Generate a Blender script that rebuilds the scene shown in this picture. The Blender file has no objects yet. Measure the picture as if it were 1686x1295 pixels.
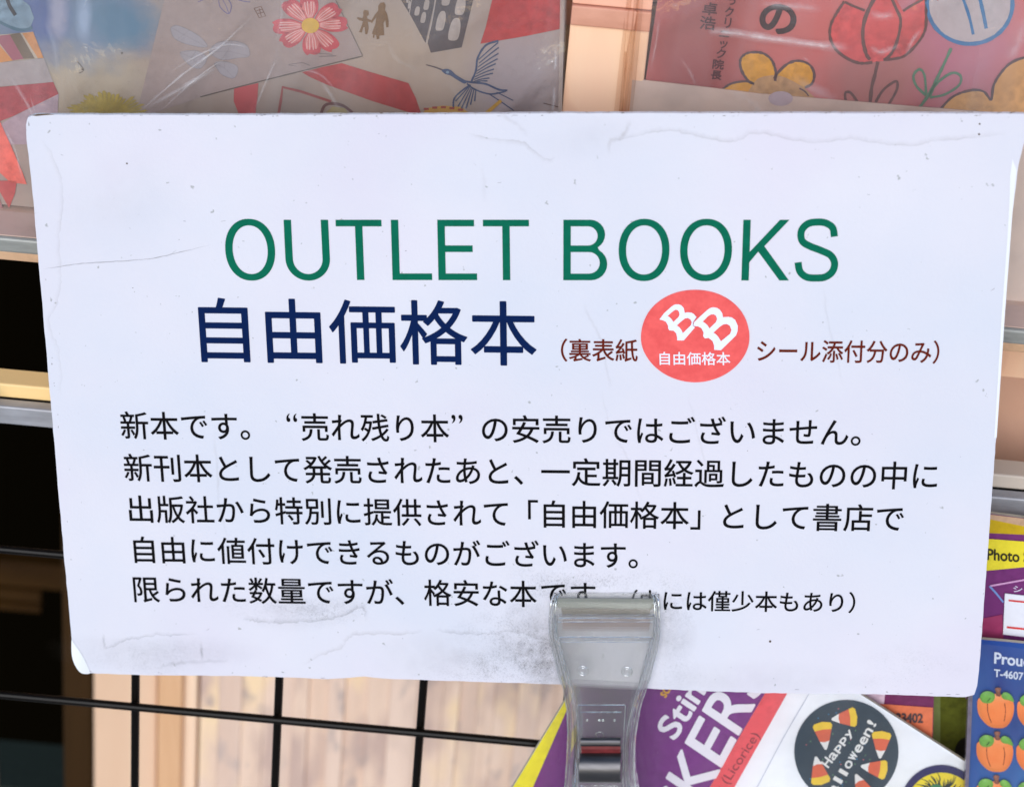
import bpy, math, random
from mathutils import Vector, Matrix
from mathutils.geometry import tessellate_polygon
random.seed(7)
S = bpy.context.scene
COL = S.collection

# ---------------------------------------------------------------- camera
FPX, CX, CY = 4500.0, 843.0, 647.5
PITCH, ROLL = math.radians(31.5), math.radians(5.2)
CAM = Vector((0.0, -0.754, 1.55))
FWD = Vector((0, math.cos(PITCH), -math.sin(PITCH)))
UP0 = Vector((0, math.sin(PITCH), math.cos(PITCH)))
RGT = Vector((1, 0, 0)) * math.cos(ROLL) + UP0 * math.sin(ROLL)
UPV = UP0 * math.cos(ROLL) - Vector((1, 0, 0)) * math.sin(ROLL)
cd = bpy.data.cameras.new('camera'); cam = bpy.data.objects.new('camera', cd); COL.objects.link(cam)
m = Matrix((RGT, UPV, -FWD)).transposed().to_4x4(); m.translation = CAM
cam.matrix_world = m
cd.sensor_width = 36; cd.lens = 36 * FPX / 1686
cd.clip_start = 0.05; cd.clip_end = 200
cd.dof.use_dof = True; cd.dof.focus_distance = 0.86; cd.dof.aperture_fstop = 17
S.camera = cam

# ---------------------------------------------------------------- daylight
SUN_EL, SUN_AZ = math.radians(26), math.radians(186)      # soft sun behind the viewer
w = bpy.data.worlds.new("World"); S.world = w; w.use_nodes = True
nt = w.node_tree; bg = nt.nodes['Background']
sky = nt.nodes.new('ShaderNodeTexSky'); sky.sky_type = 'NISHITA'; sky.sun_disc = False
sky.sun_elevation = SUN_EL; sky.sun_rotation = SUN_AZ; sky.dust_density = 0.4; sky.air_density = 1.2; sky.ozone_density = 4.0
nt.links.new(sky.outputs[0], bg.inputs[0]); bg.inputs[1].default_value = 0.14
sd = bpy.data.lights.new('sun', 'SUN'); sd.energy = 2.2; sd.angle = math.radians(40); sd.color = (1, 0.985, 0.97)
so = bpy.data.objects.new('sun', sd); COL.objects.link(so)
sdir = Vector((math.sin(SUN_AZ) * math.cos(SUN_EL), math.cos(SUN_AZ) * math.cos(SUN_EL), math.sin(SUN_EL)))
so.rotation_euler = sdir.to_track_quat('Z', 'Y').to_euler(); so.location = (0, -3, 4)
S.view_settings.view_transform = 'Standard'; S.view_settings.look = 'None'
S.view_settings.exposure = 0.03; S.view_settings.gamma = 1
S.cycles.max_bounces = 14; S.cycles.transparent_max_bounces = 16; S.cycles.transmission_bounces = 12

# ---------------------------------------------------------------- measuring helpers
def ray(px, py):
    return (RGT * ((px - CX) / FPX) + UPV * (-(py - CY) / FPX) + FWD)
class Plane:
    def __init__(s, p, n): s.p = Vector(p); s.n = Vector(n).normalized()
    def at(s, px, py, lift=0.0):
        d = ray(px, py); t = (s.p - CAM).dot(s.n) / d.dot(s.n)
        return CAM + d * t + s.n * lift
def wallplane(Y): return Plane((0, Y, 0), (0, -1, 0))

# the sign's plane: leaning back a little, turned a little
SIGN = None
def solve_sign():
    import numpy as np
    W, h = .297, .202
    src = [(0, h), (W, h), (W, 0), (0, 0)]
    dst = [(41, 188), (1685, 187), (1608, 1147), (130, 1108)]
    A = []
    for (x, y), (u, v) in zip(src, dst):
        u, v = u - CX, CY - v
        A.append([x, y, 1, 0, 0, 0, -u*x, -u*y, -u]); A.append([0, 0, 0, x, y, 1, -v*x, -v*y, -v])
    M = np.linalg.svd(np.array(A, float))[2][-1].reshape(3, 3)
    B = np.linalg.inv(np.diag([FPX, FPX, -1.])) @ M
    if B[2, 2] > 0: B = -B
    s = (np.linalg.norm(B[:, 0]) + np.linalg.norm(B[:, 1])) / 2
    n = np.cross(B[:, 0] / s, B[:, 1] / s); t = B[:, 2] / s
    tow = lambda v: RGT * float(v[0]) + UPV * float(v[1]) - FWD * float(v[2])
    return Plane(CAM + tow(t), tow(n))
SIGN = solve_sign()

# ---------------------------------------------------------------- object helpers
def thing(name, label, cat, loc, group=None):
    o = bpy.data.objects.new(name, None); COL.objects.link(o); o.location = loc
    o.empty_display_size = 0.02
    o['label'] = label; o['category'] = cat
    if group: o['group'] = group
    return o
def mk(name, verts, faces, mats, parent=None, mi=None, smooth=False, label=None):
    off = Vector((0, 0, 0)); q = parent
    while q is not None: off += q.location; q = q.parent
    me = bpy.data.meshes.new(name)
    me.from_pydata([tuple(Vector(v) - off) for v in verts], [], faces)
    if not isinstance(mats, (list, tuple)): mats = [mats]
    for x in mats: me.materials.append(x)
    if mi:
        me.polygons.foreach_set('material_index', mi)
    if smooth: me.polygons.foreach_set('use_smooth', [True] * len(me.polygons))
    me.update()
    o = bpy.data.objects.new(name, me); COL.objects.link(o); o.parent = parent
    if label: o['label'] = label
    return o
def boxmesh(x0, x1, y0, y1, z0, z1):
    v = [(x, y, z) for z in (z0, z1) for y in (y0, y1) for x in (x0, x1)]
    f = [(0, 2, 3, 1), (4, 5, 7, 6), (0, 1, 5, 4), (2, 6, 7, 3), (0, 4, 6, 2), (1, 3, 7, 5)]
    return v, f
def bevel(o, wdt, seg=2):
    b = o.modifiers.new('bevel', 'BEVEL'); b.width = wdt; b.segments = seg; b.limit_method = 'ANGLE'; return o

_sr = lambda c: c / 12.92 if c <= 0.04045 else ((c + 0.055) / 1.055) ** 2.4
def rgb(r, g, b, k=1.0): return (_sr(r/255)*k, _sr(g/255)*k, _sr(b/255)*k, 1)

class NT:
    def __init__(s, name):
        s.m = bpy.data.materials.new(name); s.m.use_nodes = True; s.t = s.m.node_tree
        s.b = s.t.nodes['Principled BSDF']; s.out = s.t.nodes['Material Output']; s._tc = None
    def n(s, typ, **kw):
        x = s.t.nodes.new(typ)
        for k, v in kw.items():
            if k in x.inputs.keys(): x.inputs[k].default_value = v
            else: setattr(x, k, v)
        return x
    def l(s, a, b): s.t.links.new(a, b)
    def tc(s, scale=(1, 1, 1)):
        if s._tc is None: s._tc = s.n('ShaderNodeTexCoord')
        mp = s.n('ShaderNodeMapping'); mp.inputs['Scale'].default_value = scale
        s.l(s._tc.outputs['Object'], mp.inputs[0]); return mp.outputs[0]
    def noise(s, scale, detail=3, rough=.55, vec=None, dist=0.0):
        x = s.n('ShaderNodeTexNoise', Scale=scale, Detail=detail, Roughness=rough, Distortion=dist)
        s.l(vec if vec is not None else s.tc(), x.inputs['Vector']); return x.outputs[0]
    def ramp(s, fac, stops):
        x = s.n('ShaderNodeValToRGB'); cr = x.color_ramp
        while len(cr.elements) < len(stops): cr.elements.new(0.5)
        for e, (p, c) in zip(cr.elements, stops): e.position = p; e.color = c if len(c) == 4 else (*c, 1)
        s.l(fac, x.inputs[0]); return x.outputs[0]
    def mix(s, fac, a, b, bt='MIX'):
        x = s.n('ShaderNodeMix'); x.data_type = 'RGBA'; x.blend_type = bt
        for i, v in ((0, fac), (6, a), (7, b)):
            if isinstance(v, (int, float, tuple, list)): x.inputs[i].default_value = v
            else: s.l(v, x.inputs[i])
        return x.outputs[2]
    def math(s, op, a, b=0.0):
        x = s.n('ShaderNodeMath'); x.operation = op
        for i, v in enumerate((a, b)):
            if isinstance(v, (int, float)): x.inputs[i].default_value = v
            else: s.l(v, x.inputs[i])
        return x.outputs[0]
    def bump(s, h, strength=.3, dist=.001):
        x = s.n('ShaderNodeBump', Strength=strength, Distance=dist); s.l(h, x.inputs['Height'])
        s.l(x.outputs[0], s.b.inputs['Normal'])
W4 = (1, 1, 1, 1); K4 = (0, 0, 0, 1)
def print_mat(name, c, rough=.5, var=.12, scale=350, spec=.3):
    """ink on paper: slightly uneven"""
    t = NT(name)
    f = t.noise(scale, 4, .6)
    f2 = t.noise(60, 3)
    c2 = tuple(min(1, x * (1 - var * 1.6)) for x in c[:3]) + (1,)
    c3 = tuple(min(1, x * (1 + var)) for x in c[:3]) + (1,)
    a = t.mix(t.ramp(f, [(.35, K4), (.65, W4)]), c2, c3)
    a = t.mix(t.ramp(f2, [(.3, K4), (.7, W4)]), a, c, 'MIX')
    t.l(a, t.b.inputs['Base Color']); t.b.inputs['Roughness'].default_value = rough
    t.b.inputs['Specular IOR Level'].default_value = spec
    return t.m
_pm = {}
def pm(r, g, b, k=1.0, rough=.5, var=.12):
    key = (r, g, b, k, rough, var)
    if key not in _pm: _pm[key] = print_mat('print_%d_%d_%d' % (r, g, b), rgb(r, g, b, k), rough, var)
    return _pm[key]

# ---------------------------------------------------------------- drawing in flat print on a plane
def text2d(body, offset=0.0, res=5, shear=0.0):
    cu = bpy.data.curves.new('t', 'FONT'); cu.body = body; cu.size = 1; cu.offset = offset
    cu.resolution_u = res; cu.shear = shear; cu.dimensions = '2D'; cu.fill_mode = 'FRONT'
    o = bpy.data.objects.new('t', cu); COL.objects.link(o)
    dg = bpy.context.evaluated_depsgraph_get(); ev = o.evaluated_get(dg); me = ev.to_mesh()
    vs = [(v.co.x, v.co.y) for v in me.vertices]; fs = [tuple(p.vertices) for p in me.polygons]
    ev.to_mesh_clear(); bpy.data.objects.remove(o); bpy.data.curves.remove(cu)
    return vs, fs
class Ink:
    def __init__(s, plane): s.pl = plane; s.v = []; s.f = []; s.m = []; s.mats = []
    def _mat(s, m):
        if m not in s.mats: s.mats.append(m)
        return s.mats.index(m)
    def add(s, pts, faces, mat, lift):
        b = len(s.v); k = s._mat(mat)
        s.v += [s.pl.at(x, y, lift) for x, y in pts]
        for f in faces: s.f.append(tuple(b + i for i in f)); s.m.append(k)
    def poly(s, pts, mat, lift=.0003, holes=(), smooth=False, j=0.0):
        def prep(p):
            if smooth: p = crom(p, True, 5)
            if j: p = [(x + random.uniform(-j, j), y + random.uniform(-j, j)) for x, y in p]
            return p
        loops = [prep(list(pts))] + [prep(list(h)) for h in holes]
        flat = [p for l in loops for p in l]
        tris = tessellate_polygon([[Vector((x, y, 0)) for x, y in l] for l in loops])
        s.add(flat, tris, mat, lift)
    def ell(s, cx, cy, rx, ry, mat, lift=.0003, rot=0, n=28, hole=None):
        def e(a, b): return [(cx + a*math.cos(t)*math.cos(rot) - b*math.sin(t)*math.sin(rot), cy + a*math.cos(t)*math.sin(rot) + b*math.sin(t)*math.cos(rot)) for t in [2*math.pi*i/n for i in range(n)]]
        s.poly(e(rx, ry), mat, lift, [e(*hole)] if hole else ())
    def line(s, pts, wd, mat, lift=.0004, smooth=True, wob=.12, w1=None):
        if smooth and len(pts) > 2: pts = crom(pts, False, 6)
        n = len(pts); P = []; F = []
        for i, (x, y) in enumerate(pts):
            a = pts[max(0, i-1)]; c = pts[min(n-1, i+1)]
            dx, dy = c[0]-a[0], c[1]-a[1]; L = math.hypot(dx, dy) or 1
            ww = wd if w1 is None else wd + (w1 - wd) * i / (n-1)
            ww *= .5 * (1 + random.uniform(-wob, wob))
            P += [(x - dy/L*ww, y + dx/L*ww), (x + dy/L*ww, y - dx/L*ww)]
            if i: F.append((2*i-2, 2*i-1, 2*i+1, 2*i))
        s.add(P, F, mat, lift)
    def text(s, body, bl, br, up, mat, lift=.0003, ref=None, offset=0.0, upr=None, inkh=False, res=5, bold=0):
        """bl..br: where the ink of the line begins and ends on its baseline; up: the rise of the
        reference glyph; upr: the same at the right end"""
        vs, fs = text2d(body, offset, res)
        if not vs: return
        x0 = min(v[0] for v in vs); x1 = max(v[0] for v in vs)
        if inkh: yb = min(v[1] for v in vs); yt = max(v[1] for v in vs)
        else:
            rv = text2d(ref or body[0], offset, res)[0]
            yb = min(v[1] for v in rv); yt = max(v[1] for v in rv)
        upr = upr or up; P = []
        for x, y in vs:
            u = (x - x0) / (x1 - x0); v = (y - yb) / (yt - yb)
            ux = up[0] + (upr[0]-up[0])*u; uy = up[1] + (upr[1]-up[1])*u
            P.append((bl[0] + (br[0]-bl[0])*u + ux*v, bl[1] + (br[1]-bl[1])*u + uy*v))
        s.add(P, fs, mat, lift)
        if bold:
            for k in range(8):
                a = k*math.pi/4
                s.add([(x+math.cos(a)*bold, y+math.sin(a)*bold) for x, y in P], fs, mat, lift + .000003*(k+1))
    def build(s, name, parent, label=None):
        return mk(name, s.v, s.f, s.mats, parent, s.m, label=label)
def crom(p, closed, k):
    n = len(p); out = []
    rng = range(n) if closed else range(n-1)
    for i in rng:
        g = (lambda j: p[j % n]) if closed else (lambda j: p[min(max(j, 0), n-1)])
        a, b, c, d = g(i-1), g(i), g(i+1), g(i+2)
        for q in range(k):
            t = q / k
            out.append(tuple(.5*((2*b[e]) + (-a[e]+c[e])*t + (2*a[e]-5*b[e]+4*c[e]-d[e])*t*t + (-a[e]+3*b[e]-3*c[e]+d[e])*t**3) for e in (0, 1)))
    if not closed: out.append(p[-1])
    return out
def slab(name, plane, pts, depth, mats, parent, lift=0.0, label=None, smooth=False):
    """a sheet or block with the outline pts on the plane, its thickness going back"""
    n = len(pts); F = [plane.at(x, y, lift) for x, y in pts]; B = [p - plane.n*depth for p in F]
    tri = tessellate_polygon([[Vector((x, y, 0)) for x, y in pts]])
    faces = [tuple(t) for t in tri]; mi = [0]*len(faces)
    # orient: front faces look along the plane's normal
    a, b, c = (F[i] for i in faces[0])
    if (b-a).cross(c-a).dot(plane.n) < 0: faces = [f[::-1] for f in faces]
    back = [tuple(n+i for i in f[::-1]) for f in faces]; k = 1 if isinstance(mats, (list, tuple)) and len(mats) > 1 else 0
    mi += [k]*len(back); faces += back
    for i in range(n): faces.append((i, (i+1) % n, n+(i+1) % n, n+i)); mi.append(k)
    return mk(name, F+B, faces, mats, parent, mi, label=label)

# ---------------------------------------------------------------- shared materials
def wood(name, a, b, scale=(60, 60, 4), rough=.6, blot=None):
    t = NT(name); v = t.tc(scale)
    f = t.noise(1.0, 5, .6, v, 1.2)
    c = t.mix(t.ramp(f, [(.3, K4), (.7, W4)]), a, b)
    if blot:
        for col, sc, lo, hi in blot:
            g = t.noise(sc, 3, .5, t.tc((1, 1, .45)))
            c = t.mix(t.ramp(g, [(lo, K4), (hi, W4)]), c, col)
    t.l(c, t.b.inputs['Base Color']); t.b.inputs['Roughness'].default_value = rough; t.b.inputs['Specular IOR Level'].default_value = .12
    t.bump(f, .2, .0008); return t.m
M_black_wire = NT('black_coated_wire'); M_black_wire.b.inputs['Base Color'].default_value = (.003, .0018, .001, 1); M_black_wire.b.inputs['Roughness'].default_value = .38; M_black_wire.b.inputs['Specular IOR Level'].default_value = .16
_f = M_black_wire.noise(300, 3); M_black_wire.bump(_f, .2, .0003); M_black_wire = M_black_wire.m
def metal(name, c, rough=.4, met=.8):
    t = NT(name); f = t.noise(90, 4, .6, t.tc((1, 1, 6)))
    t.l(t.mix(t.ramp(f, [(.3, K4), (.7, W4)]), tuple(x*.72 for x in c[:3])+(1,), c), t.b.inputs['Base Color'])
    t.b.inputs['Metallic'].default_value = met; t.b.inputs['Roughness'].default_value = rough
    return t.m
def clear_film(name, crinkle=1.0, gloss=1.0, tint=(1, 1, 1, 1), scale=26, milky=.05):
    """thin clear plastic: see-through with a mirror-like skin"""
    t = NT(name); t.t.nodes.remove(t.b)
    tr = t.n('ShaderNodeBsdfTransparent'); tr.inputs[0].default_value = tint
    gl = t.n('ShaderNodeBsdfGlossy'); gl.inputs['Roughness'].default_value = .09
    fr = t.n('ShaderNodeFresnel', IOR=1.5)
    n1 = t.noise(scale, 4, .6, t.tc((1, 1, .35)), 1.5); n2 = t.noise(scale*5, 3, .5, None, .8)
    h = t.math('ADD', n1, t.math('MULTIPLY', n2, .18))
    bp = t.n('ShaderNodeBump', Strength=min(1, .5*crinkle), Distance=.004*crinkle); t.l(h, bp.inputs['Height'])
    t.l(bp.outputs[0], gl.inputs['Normal']); t.l(bp.outputs[0], fr.inputs['Normal'])
    mx = t.n('ShaderNodeMixShader'); t.l(t.math('MULTIPLY', fr.outputs[0], 1.6*gloss), mx.inputs[0])
    t.l(tr.outputs[0], mx.inputs[1]); t.l(gl.outputs[0], mx.inputs[2])
    df = t.n('ShaderNodeBsdfDiffuse'); df.inputs[0].default_value = (.85, .84, .84, 1)
    m2 = t.n('ShaderNodeMixShader')
    st_ = t.noise(1.0, 3, .5, t.tc((60, 60, 9)), .8)
    t.l(t.math('MULTIPLY', t.ramp(st_, [(.35, (.3, .3, .3, 1)), (.75, W4)]), milky*2), m2.inputs[0])
    t.l(mx.outputs[0], m2.inputs[1]); t.l(df.outputs[0], m2.inputs[2]); t.l(m2.outputs[0], t.out.inputs[0])
    return t.m
def glare_crease_mat():
    t = NT('glare_creased_film'); t.t.nodes.remove(t.b)
    tr = t.n('ShaderNodeBsdfTransparent'); df = t.n('ShaderNodeBsdfTranslucent'); dd = t.n('ShaderNodeBsdfDiffuse'); ad = t.n('ShaderNodeMixShader')
    df.inputs[0].default_value = dd.inputs[0].default_value = (.95, .93, .93, 1)
    at = t.n('ShaderNodeAttribute'); at.attribute_name = 'a'; mx = t.n('ShaderNodeMixShader')
    t.l(dd.outputs[0], ad.inputs[1]); t.l(df.outputs[0], ad.inputs[2]); ad.inputs[0].default_value = .2
    t.l(t.math('MULTIPLY', at.outputs['Fac'], t.ramp(t.noise(220, 3, .6), [(.3, (.3, .3, .3, 1)), (.7, W4)])), mx.inputs[0])
    t.l(tr.outputs[0], mx.inputs[1]); t.l(ad.outputs[0], mx.inputs[2]); t.l(mx.outputs[0], t.out.inputs[0]); return t.m
def crease(plane, pts, wd, al, lift, mat, parent):
    # a tented fold in the film, whitened to stand in for glare
    pts = crom(pts, False, 8); n = len(pts); V = []; F = []; A = []
    for i, (x, y) in enumerate(pts):
        a = pts[max(0, i-2)]; c = pts[min(n-1, i+2)]; dx, dy = c[0]-a[0], c[1]-a[1]; L = math.hypot(dx, dy) or 1
        e = min(1, i/6, (n-1-i)/6); w_ = wd*random.uniform(.8, 1.2)
        for o_, h, k_ in ((-1, 0, 0), (-.1, .0006, 1), (.35, .0004, .35), (1, 0, 0)):
            V.append(plane.at(x-dy/L*o_*w_, y+dx/L*o_*w_, lift+h*e)); A.append(k_*al*e)
        if i:
            for q in range(3): F.append(((i-1)*4+q, (i-1)*4+q+1, i*4+q+1, i*4+q))
    o = mk('crease', V, F, mat, parent, smooth=True); at = o.data.attributes.new('a', 'FLOAT', 'POINT'); at.data.foreach_set('value', A); return o
def film_sheet(name, plane, quad, lift, mat, parent, nx=50, ny=40, amp=.0008, label=None, freq=35):
    """a wrinkled clear sheet over a four-sided outline given tl,tr,br,bl"""
    from mathutils import noise
    tl, tr_, br, bl = quad; V = []; F = []
    for j in range(ny+1):
        for i in range(nx+1):
            u, v = i/nx, j/ny
            x = (tl[0]*(1-u)+tr_[0]*u)*(1-v) + (bl[0]*(1-u)+br[0]*u)*v
            y = (tl[1]*(1-u)+tr_[1]*u)*(1-v) + (bl[1]*(1-u)+br[1]*u)*v
            p = plane.at(x, y)
            a = noise.noise(Vector((p.x*freq+p.z*freq*.5, p.z*freq*.4, 3.1)))
            r = 1 - abs(noise.noise(Vector((p.x*freq*.9 - p.z*freq*.8, p.z*freq*.25+p.x*9, 9.7))))*2.2
            V.append(p + plane.n*(lift + amp*(a + max(0, r)**3*1.3)))
    for j in range(ny):
        for i in range(nx): k = j*(nx+1)+i; F.append((k, k+nx+1, k+nx+2, k+1))
    return mk(name, V, F, mat, parent, smooth=True, label=label)

# ================================================================ SETTING
t = NT('pavement_concrete'); f = t.noise(3, 6, .7); t.l(t.mix(f, rgb(176, 172, 166), rgb(196, 192, 186)), t.b.inputs['Base Color']); t.b.inputs['Roughness'].default_value = .9
o = mk('pavement', [(-30, -30, 0), (30, -30, 0), (30, 30, 0), (-30, 30, 0)], [(0, 1, 2, 3)], t.m); o['kind'] = 'structure'

Wp = wallplane(.30)
def wx(px, py, Y=.30): return wallplane(Y).at(px, py)
ZB, ZT = .2, 2.0
pale = wood('pale_weathered_wood', rgb(232, 198, 174), rgb(250, 220, 198), (45, 45, 3), .55,
            [(rgb(208, 178, 164), 34, .50, .64), (rgb(255, 222, 180), 30, .55, .68), (rgb(192, 168, 158), 80, .58, .70)])
pale2 = wood('pinkish_weathered_wood', rgb(226, 194, 174), rgb(244, 214, 194), (35, 35, 3), .55,
             [(rgb(212, 184, 170), 28, .50, .66), (rgb(255, 224, 190), 28, .55, .70), (rgb(200, 178, 168), 75, .58, .70)])
warm = wood('warm_sunlit_wood', rgb(252, 200, 165), rgb(255, 218, 182), (30, 30, 4), .6,
            [(rgb(226, 170, 142), 45, .54, .66), (rgb(255, 226, 160), 30, .6, .72)])
wall = thing('wall', 'pale timber slat wall behind the wire display rack', 'wall', (0.1, .31, ZB))
del wall['category']; wall['kind'] = 'structure'
xw0 = wx(329, 1200).x; xw1 = .62
x = xw0; k = 0
xgap0, xgap1 = wx(905, 120, .046).x, wx(1075, 120, .046).x
while x < xw1:
    wd = random.uniform(.007, .0135)
    dz = random.uniform(-.0012, .0012)
    bx = boxmesh(x, min(x+wd-.00015, xw1), .30+dz, .325, ZB, ZT)
    mk('slat', *bx, [pale, pale2, pale][k % 3], wall); x += wd; k += 1
mk('backing_board', *boxmesh(xw0, xw1, .3255, .34, ZB, ZT), pale2, wall)

# warm boards fixed across the upper wall, seen between the two books
wb = wall
zt = wallplane(.046).at(980, 42).z
mk('board', *boxmesh(xgap0-.05, .34, .047, .060, zt-.115, zt), warm, wb)
rosy = wood('rosy_brown_wood', rgb(205, 145, 120), rgb(225, 165, 140), (20, 60, 60))
mk('board', *boxmesh(xgap0-.05, .34, .043, .060, zt+.0006, zt+.0095), rosy, wb)
pinkb = wood('salmon_painted_wood', rgb(236, 172, 146), rgb(246, 188, 160), (20, 60, 60))
mk('board', *boxmesh(xgap0-.05, .34, .045, .060, zt+.0102, zt+.08), pinkb, wb)
PX = wallplane(.024)  # upright added between the books, set forward to catch the light
ua_, ub_ = PX.at(933, 100).x, PX.at(1064, 100).x
z42, z12 = PX.at(980, 44).z, PX.at(980, 10).z
for z0_, z1_u, m_, y_ in ((z42-.075, z42, warm, .024), (z42+.0003, z12, rosy, .0225), (z12+.0003, z12+.05, pinkb, .0235)):
    bevel(mk('added_upright', *boxmesh(ua_, ub_, y_, .040, z0_, z1_u), m_, wall), .0005)
brn = wood('brown_pink_wood', rgb(200, 152, 128), rgb(214, 168, 142), (30, 30, 5), .6, [(rgb(160, 125, 112), 25, .55, .7)])
zr = wallplane(.046).at(1668, 592).z
xr = wallplane(.046).at(1560, 690).x
mk('board', *boxmesh(xr, .34, .049, .060, zr-.062, zr-.0005), brn, wb, label='brown pinkish board at the right edge')

# door frame pieces at the left of the wall
fr = thing('door_frame', 'tan and orange wooden door frame left of the slat wall', 'door frame', (wx(240, 1200).x, .3, ZB))
def strip(name, a, b, Y, dep, mat, lab=None, parent=fr):
    x0, x1 = wx(a, 1200, Y).x, wx(b, 1200, Y).x
    o = mk(name, *boxmesh(x0, x1, Y, Y+dep, ZB, ZT), mat, parent, label=lab); bevel(o, .0012); return o
strip('board', 154, 258, .300, .02, wood('tan_wood', rgb(232, 192, 160), rgb(240, 204, 174), (15, 15, 2)), 'flat tan board')
strip('board', 259, 299, .294, .02, wood('orange_wood', rgb(218, 165, 122), rgb(240, 194, 152), (60, 60, 4)), 'narrow orange board')
strip('board', 300, 324, .300, .02, wood('cream_wood', rgb(250, 216, 186), rgb(255, 226, 198), (30, 30, 3)), 'narrow cream board')
strip('board', 104, 153, .345, .02, wood('dark_brown_wood', rgb(52, 34, 14), rgb(66, 44, 20), (20, 20, 2)), 'dark brown edge board')
# the dark room behind, its shade painted as a near-black wall
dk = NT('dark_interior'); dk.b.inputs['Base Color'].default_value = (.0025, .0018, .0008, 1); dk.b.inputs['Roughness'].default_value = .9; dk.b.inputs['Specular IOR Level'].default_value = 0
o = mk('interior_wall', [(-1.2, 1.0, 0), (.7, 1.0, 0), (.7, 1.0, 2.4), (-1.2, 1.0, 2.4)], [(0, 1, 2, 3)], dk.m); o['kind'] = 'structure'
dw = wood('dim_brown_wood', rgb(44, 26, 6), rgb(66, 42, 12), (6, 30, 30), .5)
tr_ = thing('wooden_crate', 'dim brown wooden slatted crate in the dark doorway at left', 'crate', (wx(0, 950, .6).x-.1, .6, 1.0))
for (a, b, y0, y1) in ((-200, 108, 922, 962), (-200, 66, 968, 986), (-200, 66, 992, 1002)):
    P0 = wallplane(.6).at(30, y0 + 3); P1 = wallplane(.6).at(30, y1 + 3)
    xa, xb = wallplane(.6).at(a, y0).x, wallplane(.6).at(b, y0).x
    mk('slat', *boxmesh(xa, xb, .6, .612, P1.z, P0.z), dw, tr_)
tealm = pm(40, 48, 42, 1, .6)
sb = wallplane(.4)
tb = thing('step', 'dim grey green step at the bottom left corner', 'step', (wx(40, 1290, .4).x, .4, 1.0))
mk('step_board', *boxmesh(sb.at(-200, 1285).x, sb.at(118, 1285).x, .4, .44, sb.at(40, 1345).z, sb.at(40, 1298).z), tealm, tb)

# ================================================================ DISPLAY RACK
rack = thing('display_rack', 'metal shop rack with a grey shelf, rails and black wire grid', 'rack', (0, 0, .9))
acr = metal('grey_shelf_metal', rgb(158, 158, 152), .4, .1)
cream = print_mat('cream_shelf_lip', rgb(205, 165, 130), .5)
shp = wallplane(0.0)
zs = shp.at(30, 394).z
XL, XR = -.42, .42
sh = mk('shelf_board', *boxmesh(XL, XR, 0, .041, zs-.0052, zs), acr, rack); bevel(sh, .0008)
mk('shelf_liner', *boxmesh(XL, XR, .0015, .040, zs+.00005, zs+.0004), print_mat('pinkish_liner', rgb(205, 176, 162), .5, .1, 60), rack)
bevel(mk('shelf_lip', *boxmesh(XL, XR, .001, .012, zs-.0085, zs-.0054), cream, rack), .0004)
_t = NT('sun_tinted_rail'); _v = _t.tc()
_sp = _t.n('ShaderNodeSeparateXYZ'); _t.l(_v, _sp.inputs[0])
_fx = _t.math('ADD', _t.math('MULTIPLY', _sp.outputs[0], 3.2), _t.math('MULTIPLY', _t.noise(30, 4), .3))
_t.l(_t.ramp(_fx, [(.0, rgb(255, 216, 150)), (.30, rgb(206, 192, 178))]), _t.b.inputs['Base Color']); _t.b.inputs['Roughness'].default_value = .5  # sunlit reflection at the left painted as ochre, fading to grey
def rail(name, y0, y1, Y, dep, mat, lab, bv=.0006):
    p = wallplane(Y); za, zb = p.at(30, y0).z, p.at(30, y1).z
    return bevel(mk(name, *boxmesh(XL, XR, Y, Y+dep, zb, za), mat, rack, label=lab), bv)
rail('rail', 634, 656, .012, .010, _t.m, 'rail under the shelf, ochre sun reflection painted at left')
rail('rail', 671, 700, .006, .005, metal('pale_grey_metal', rgb(178, 178, 184), .5, .3), 'pale grey rail')
def tube(name, a, b, r, mat, parent, n=10):
    a, b = Vector(a), Vector(b); d = (b-a).normalized()
    u = d.orthogonal().normalized(); v = d.cross(u); V = []; F = []
    for q in (a, b):
        for i in range(n): t = 2*math.pi*i/n; V.append(q + u*math.cos(t)*r + v*math.sin(t)*r)
    for i in range(n): F.append((i, (i+1) % n, n+(i+1) % n, n+i))
    F += [tuple(range(n))[::-1], tuple(range(n, 2*n))]
    return mk(name, V, F, mat, parent, smooth=False)
p = wallplane(.012); zz = p.at(30, 664).z
tube('rod', (XL, .014, zz), (XR, .014, zz), .0014, M_black_wire, rack)
g0 = wallplane(0.0)
z1, z2 = g0.at(50, 908).z, g0.at(452, 1184).z
pitch = z1 - z2
for i in range(0, 7):
    z = z1 - i*pitch
    tube('wire', (XL, 0, z), (XR, 0, z), .00145, M_black_wire, rack, 12)
xv = [g0.at(221, 1160).x, g0.at(454, 1184).x, g0.at(691, 1206).x]
px_ = (xv[2]-xv[0])/2
for i in range(-7, 9):
    x = xv[0] + i*px_
    if XL < x < XR: tube('wire', (x, .0026, z1+.06), (x, .0026, z1-6.5*pitch), .0015, M_black_wire, rack, 12)

def bead(p, r):
    V = []; F = []
    for i in range(5):
        for j in range(8):
            a = math.pi*i/4; b = 2*math.pi*j/8; V.append(Vector(p)+Vector((math.sin(a)*math.cos(b), math.cos(a)*.9, math.sin(a)*math.sin(b)))*r)
    for i in range(4):
        for j in range(8): F.append((i*8+j, i*8+(j+1) % 8, (i+1)*8+(j+1) % 8, (i+1)*8+j))
    mk('weld', V, F, M_black_wire, rack, smooth=True)
for i in range(-1, 5):
    for q in (1, 2): bead((xv[0]+i*px_, .0010, z1-q*pitch), .0018)

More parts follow.
